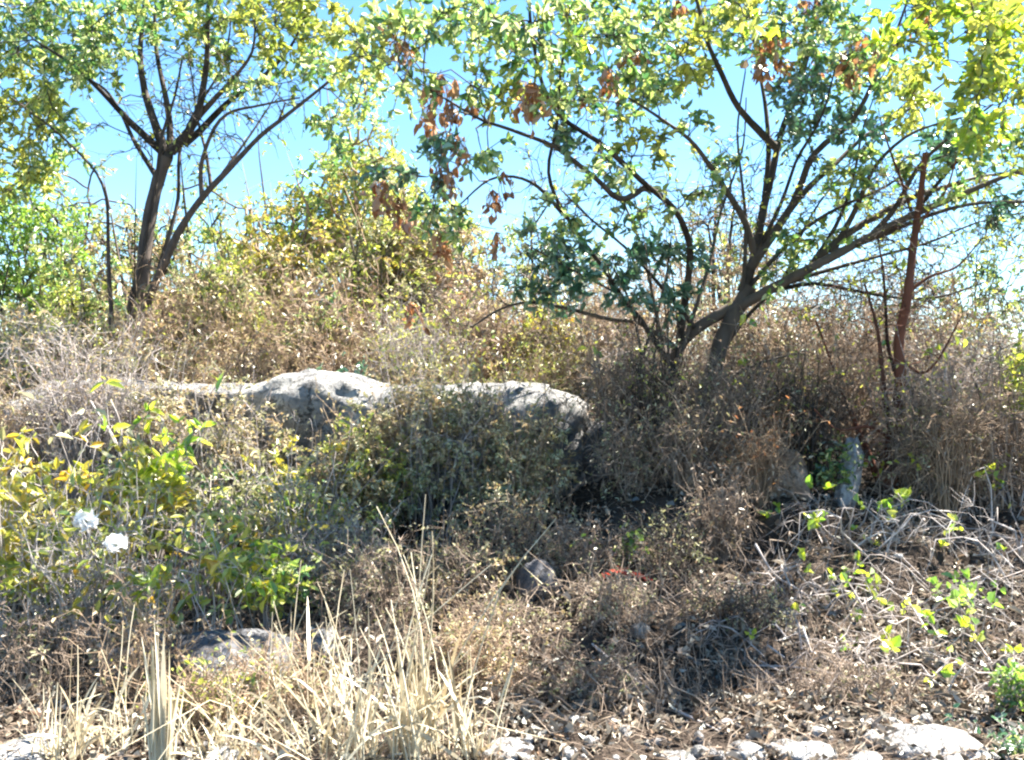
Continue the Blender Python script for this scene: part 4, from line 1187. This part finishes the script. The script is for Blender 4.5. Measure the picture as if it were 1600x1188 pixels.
# ---- tall straw grass
GG = 'tall straw grass at the road edge'
def grass_clump(label, px, Y, h, seed, n, spread=.5, w=.006, thick=.0035, base=.06, even=False):
    X = (px - 800) / F * Y
    z = hz(X, Y) - .03
    root = thing('grass_clump', label, 'grass', (X, Y, z), GG)
    reseed(seed)
    o = np.array([X, Y, z])
    g = Geo()
    K = 7
    t = np.linspace(0, 1, K)[None, :, None]
    b = o + rng.normal(0, 1, (n, 3)) * np.array([base, base, 0])
    d = rng.normal(0, spread * .5, (n, 3)); d[:, 2] = 1
    d = unit(d)
    ln = h * (.3 + .75 * rng.uniform(0, 1, n) ** 2.2)[:, None, None]
    if even:
        ln = h * rng.uniform(.55, 1.0, n)[:, None, None]
    bend = rng.normal(0, .05 if even else .16, (n, 1, 3)); bend[..., 2] = -.05
    P = b[:, None] + d[:, None] * ln * t + bend * ln * t ** 2
    kn = (rng.random((n, 1, 1)) < (0 if even else .3)) * np.maximum(t - rng.uniform(.35, .8, (n, 1, 1)), 0)
    P = P + kn * ln * (rng.normal(0, .5, (n, 1, 3)) + np.array([0, 0, -1.1]))
    tubes(g, P, thick * np.linspace(1, .4, K)[None] * rng.uniform(.6, 1.2, (n, 1)), 4, 0)
    g.build('stalks', WM['straw'], root, True, o)
    g = Geo()
    m = int(n * (1.6 if even else 1.4))
    src = rng.integers(0, n, m)
    tb = rng.uniform(.0, .5, (m, 1)) * (rng.random((m, 1)) < .6)
    p0 = b[src] + d[src] * ln[src, 0] * tb
    dd = unit(d[src] + rng.normal(0, .04 if even else .35, (m, 3)) * np.where(tb > 0, 1, 2.2))
    bl = h * (rng.uniform(.6, 1.05, (m, 1, 1)) if even else rng.uniform(.2, .5, (m, 1, 1)))
    KB = 5
    t = np.linspace(0, 1, KB)[None, :, None]
    sag = rng.uniform(.02, .04 if even else .6, (m, 1, 1)) * np.array([0, 0, -1.0])
    C = p0[:, None] + dd[:, None] * bl * t + sag * bl * t ** 2.2
    side = unit(np.cross(dd, rng.normal(0, 1, (m, 3))))[:, None]
    ww = w * np.array([.7, 1, .9, .6, .08])[None, :, None] * rng.uniform(.6, 1.4, (m, 1, 1))
    V = np.stack([C - side * ww, C + side * ww], 2)
    oidx = (np.arange(m) * KB * 2)[:, None]
    k = (np.arange(KB - 1) * 2)[None]
    Q = np.stack([oidx + k, oidx + k + 1, oidx + k + 3, oidx + k + 2], -1)
    g.add(V, Q)
    g.build('blades', LM['straw'], root, False, o)


grass_clump('thick pale straw grass bunch standing alone in front of the squat rock', 248, 3.22, .48, 801, 15, .09, .012, .006, .018, even=True)
grass_clump('broad straw grass clump with many crossing stalks', 535, 3.4, .95, 802, 50, .55, .006, .0032, .08)
grass_clump('tallest upright straw grass clump with stalks reaching the dark scrub', 650, 3.4, 1.1, 803, 46, .26, .008, .0042, .07)
grass_clump('straw grass clump leaning toward the leaning single stalk', 715, 3.35, .55, 804, 24, .5, .007, .004, .06)
grass_clump('short straw grass tuft between the lone bunch and the broad clump', 400, 3.4, .62, 805, 30, .7, .005, .003, .09)
grass_clump('thin straw stalks near the flat white corner stone', 100, 3.4, .55, 806, 30, .3, .007, .004, .05)
grass_clump('wispy straw grass behind the broad clump', 480, 3.9, .7, 807, 34, .5, .004, .0026, .1)
grass_clump('sparse straw stalks beside the lone thick bunch', 180, 3.45, .55, 808, 22, .35, .006, .0035, .06)
grass_clump('straw grass bent over the lone bunch and the grey rock', 320, 3.4, .5, 809, 28, .8, .006, .0035, .05)
root = thing('grass_stalk', 'single straw stalk leaning right over the leaf litter', 'grass', (at(757, 1188, 3.4)[0], 3.4, hz(at(757, 1188, 3.4)[0], 3.4) - .03))
T = Plant(810)
px_limb(T, [(755, 1215), (765, 1150), (782, 1090), (804, 1028)], 3.4, .006, .004, wob=.1)
T.build(root, [WM['straw']], [LM['straw']], 'stalk')

# ---- fallen branches
for k, (seg, Y, dy, r, lab) in enumerate([
    ([(925, 1010), (980, 1045), (1030, 1090), (1070, 1112), (1130, 1160)], 4.4, -.75, .006, 'pale thin fallen branch sloping down to the roadside stones'),
    ([(1045, 1100), (1150, 1098), (1260, 1093), (1380, 1088)], 4.0, .05, .007, 'long grey stick lying level across the shaded strip'),
    ([(1060, 1112), (1100, 1130), (1130, 1150)], 3.75, -.15, .008, 'short thick stick lying by the small white stones'),
    ([(1170, 1045), (1300, 1038), (1370, 1040), (1440, 1100), (1470, 1130)], 4.3, -.5, .006, 'bent grey fallen branch above the biggest roadside stone'),
    ([(1180, 850), (1215, 900), (1260, 930), (1290, 960)], 5.2, -.3, .008, 'pale crooked branch reaching down to the half buried stone'),
    ([(590, 1085), (650, 1100), (690, 1110)], 4.0, -.05, .006, 'bleached stick among the straw grass')]):
    n = len(seg)
    pts = []
    for j, (x, y) in enumerate(seg):
        q = at(x, y, Y + dy * j / (n - 1))
        q[2] = max(q[2], hz(q[0], q[1]) + .004)
        if lab.startswith(('long', 'short', 'bent', 'bleached')):
            q[2] = min(q[2], hz(q[0], q[1]) + .05)
        pts.append(q)
    root = thing('fallen_branch', lab, 'branch', pts[0], 'fallen branches on the slope')
    T = Plant(820 + k)
    T.limb(pts, r, r * .5, 6, .3)
    A = np.array([np.array(pts[j]) + rng.normal(0, .07, 3) * np.array([1, 1, .4]) + np.array([0, 0, .04]) for j in range(1, n)])
    A, d = T.reach(A, .002)
    T.build(root, [WM['pale' if k in (0, 4, 5) else 'grey']], [LM['beige']])

# red fallen leaf
reseed(830)
c = at(975, 942, 5.0); c[2] = hz(c[0], c[1]) + .03
root = thing('fallen_frond', 'red dead frond lying on the leaf litter', 'frond', c)
g = Geo()
ax = np.linspace(0, 1, 12)
pos = c + np.stack([(ax - .5) * .26, .02 * np.sin(ax * 5), .02 + .02 * np.sin(ax * 4)], 1)
tubes(g, pos[None], np.linspace(.004, .0015, 12)[None], 4)
pp = np.repeat(pos, 2, 0)
dd = np.tile(np.array([[.5, .8, .1], [.5, -.8, .1]]), (12, 1)) + rng.normal(0, .2, (24, 3))
leaves(g, pp, dd, np.full(24, .06), np.full(24, .03), 0, up=.7)
g.build('leaflets', LM['red'], root, False, c)

# ------------------------------------------------------------------ uncountable ground cover
def scatter(n, ylo, yhi, xl=-1.0):
    y = ylo * (yhi / ylo) ** rng.uniform(0, 1, n)
    x = rng.uniform(-.66, .66, n) * y
    return x, y


reseed(840)
n = 42000
x, y = scatter(n, 3.2, 9.5)
dn = fbm(np.stack([x * 2.5, y * 2.5, 0 * x], 1), 3, 33)
keep = dn > rng.uniform(-1.0, .45, n) + .35 * np.clip((y - 4.0) * 2, 0, 1)
keep &= (y > 3.55) | (rng.uniform(0, 1, n) < .4)
x, y = x[keep], y[keep]
z = terrain(x, y) + rng.uniform(.004, .045, len(x))
g = Geo()
k = len(x)
s = rng.uniform(.5, 1.3, k)
leaves(g, np.stack([x, y, z], 1), np.stack([rng.normal(0, 1, k), rng.normal(0, 1, k), rng.normal(0, .45, k)], 1), (.025 + .05 * rng.random(k) ** 2) * s, (.016 + .03 * rng.random(k) ** 2) * s, 0, up=.35, fold=.35, droop=.3)
tag(g.build('leaf_litter', LM['litter'], None, False), kind='stuff')

reseed(841)
n = 9000
x, y = scatter(n, 3.3, 9)
z = terrain(x, y) + rng.uniform(0, .05, n)
a = rng.uniform(0, 2 * math.pi, n)
L = rng.uniform(.05, .22, n)[:, None]
d = np.stack([np.cos(a), np.sin(a), rng.normal(.1, .3, n)], 1)
p0 = np.stack([x, y, z], 1)
P = np.stack([p0, p0 + d * L * .5 + rng.normal(0, .1, (n, 3)) * L, p0 + d * L], 1)
g = Geo()
tubes(g, P, np.repeat([[.0015, .0013, .0008]], n, 0) * rng.uniform(.5, 1.7, (n, 1)), 3)
tag(g.build('twig_litter', WM['mauve']), kind='stuff')

reseed(842)
n = 1700
x, y = scatter(n, 3.25, 6)
near = rng.uniform(0, 1, n) < np.where(y < 3.75, 1.0, .12) * np.where(x < -.1, .35, 1)
x, y = x[near], y[near]
D, Tt = ico(2)
g = Geo()
for i in range(len(x)):
    s = .008 + .03 * rng.random() ** 3
    q = D * s * rng.uniform(.6, 1.2, 3)
    q = q * (1 + .25 * vnoise(D * 1.7 + i, 5))[:, None] + np.array([x[i], y[i], hz(x[i], y[i]) + s * .25])
    g.add(q, None, Tt)
tag(g.build('gravel', ROCKW, None, False), kind='stuff')

# short dry grass between the shrubs
reseed(843)
n = 5200
x, y = scatter(n, 3.7, 12)
cl = fbm(np.stack([x * 1.7, y * 1.7, 0 * x + 4], 1), 2, 44)
keep = cl > .05
x, y = x[keep], y[keep]
n = len(x)
p0 = np.stack([x, y, terrain(x, y) - .01], 1)
d = rng.normal(0, .35, (n, 3)); d[:, 2] = 1
L = rng.uniform(.08, .3, n)[:, None]
P = np.stack([p0, p0 + d * L * .5, p0 + d * L + rng.normal(0, .2, (n, 3)) * L], 1)
g = Geo()
tubes(g, P, np.repeat([[.002, .0016, .0007]], n, 0), 3)
tag(g.build('dry_grass', WM['mauve']), kind='stuff')
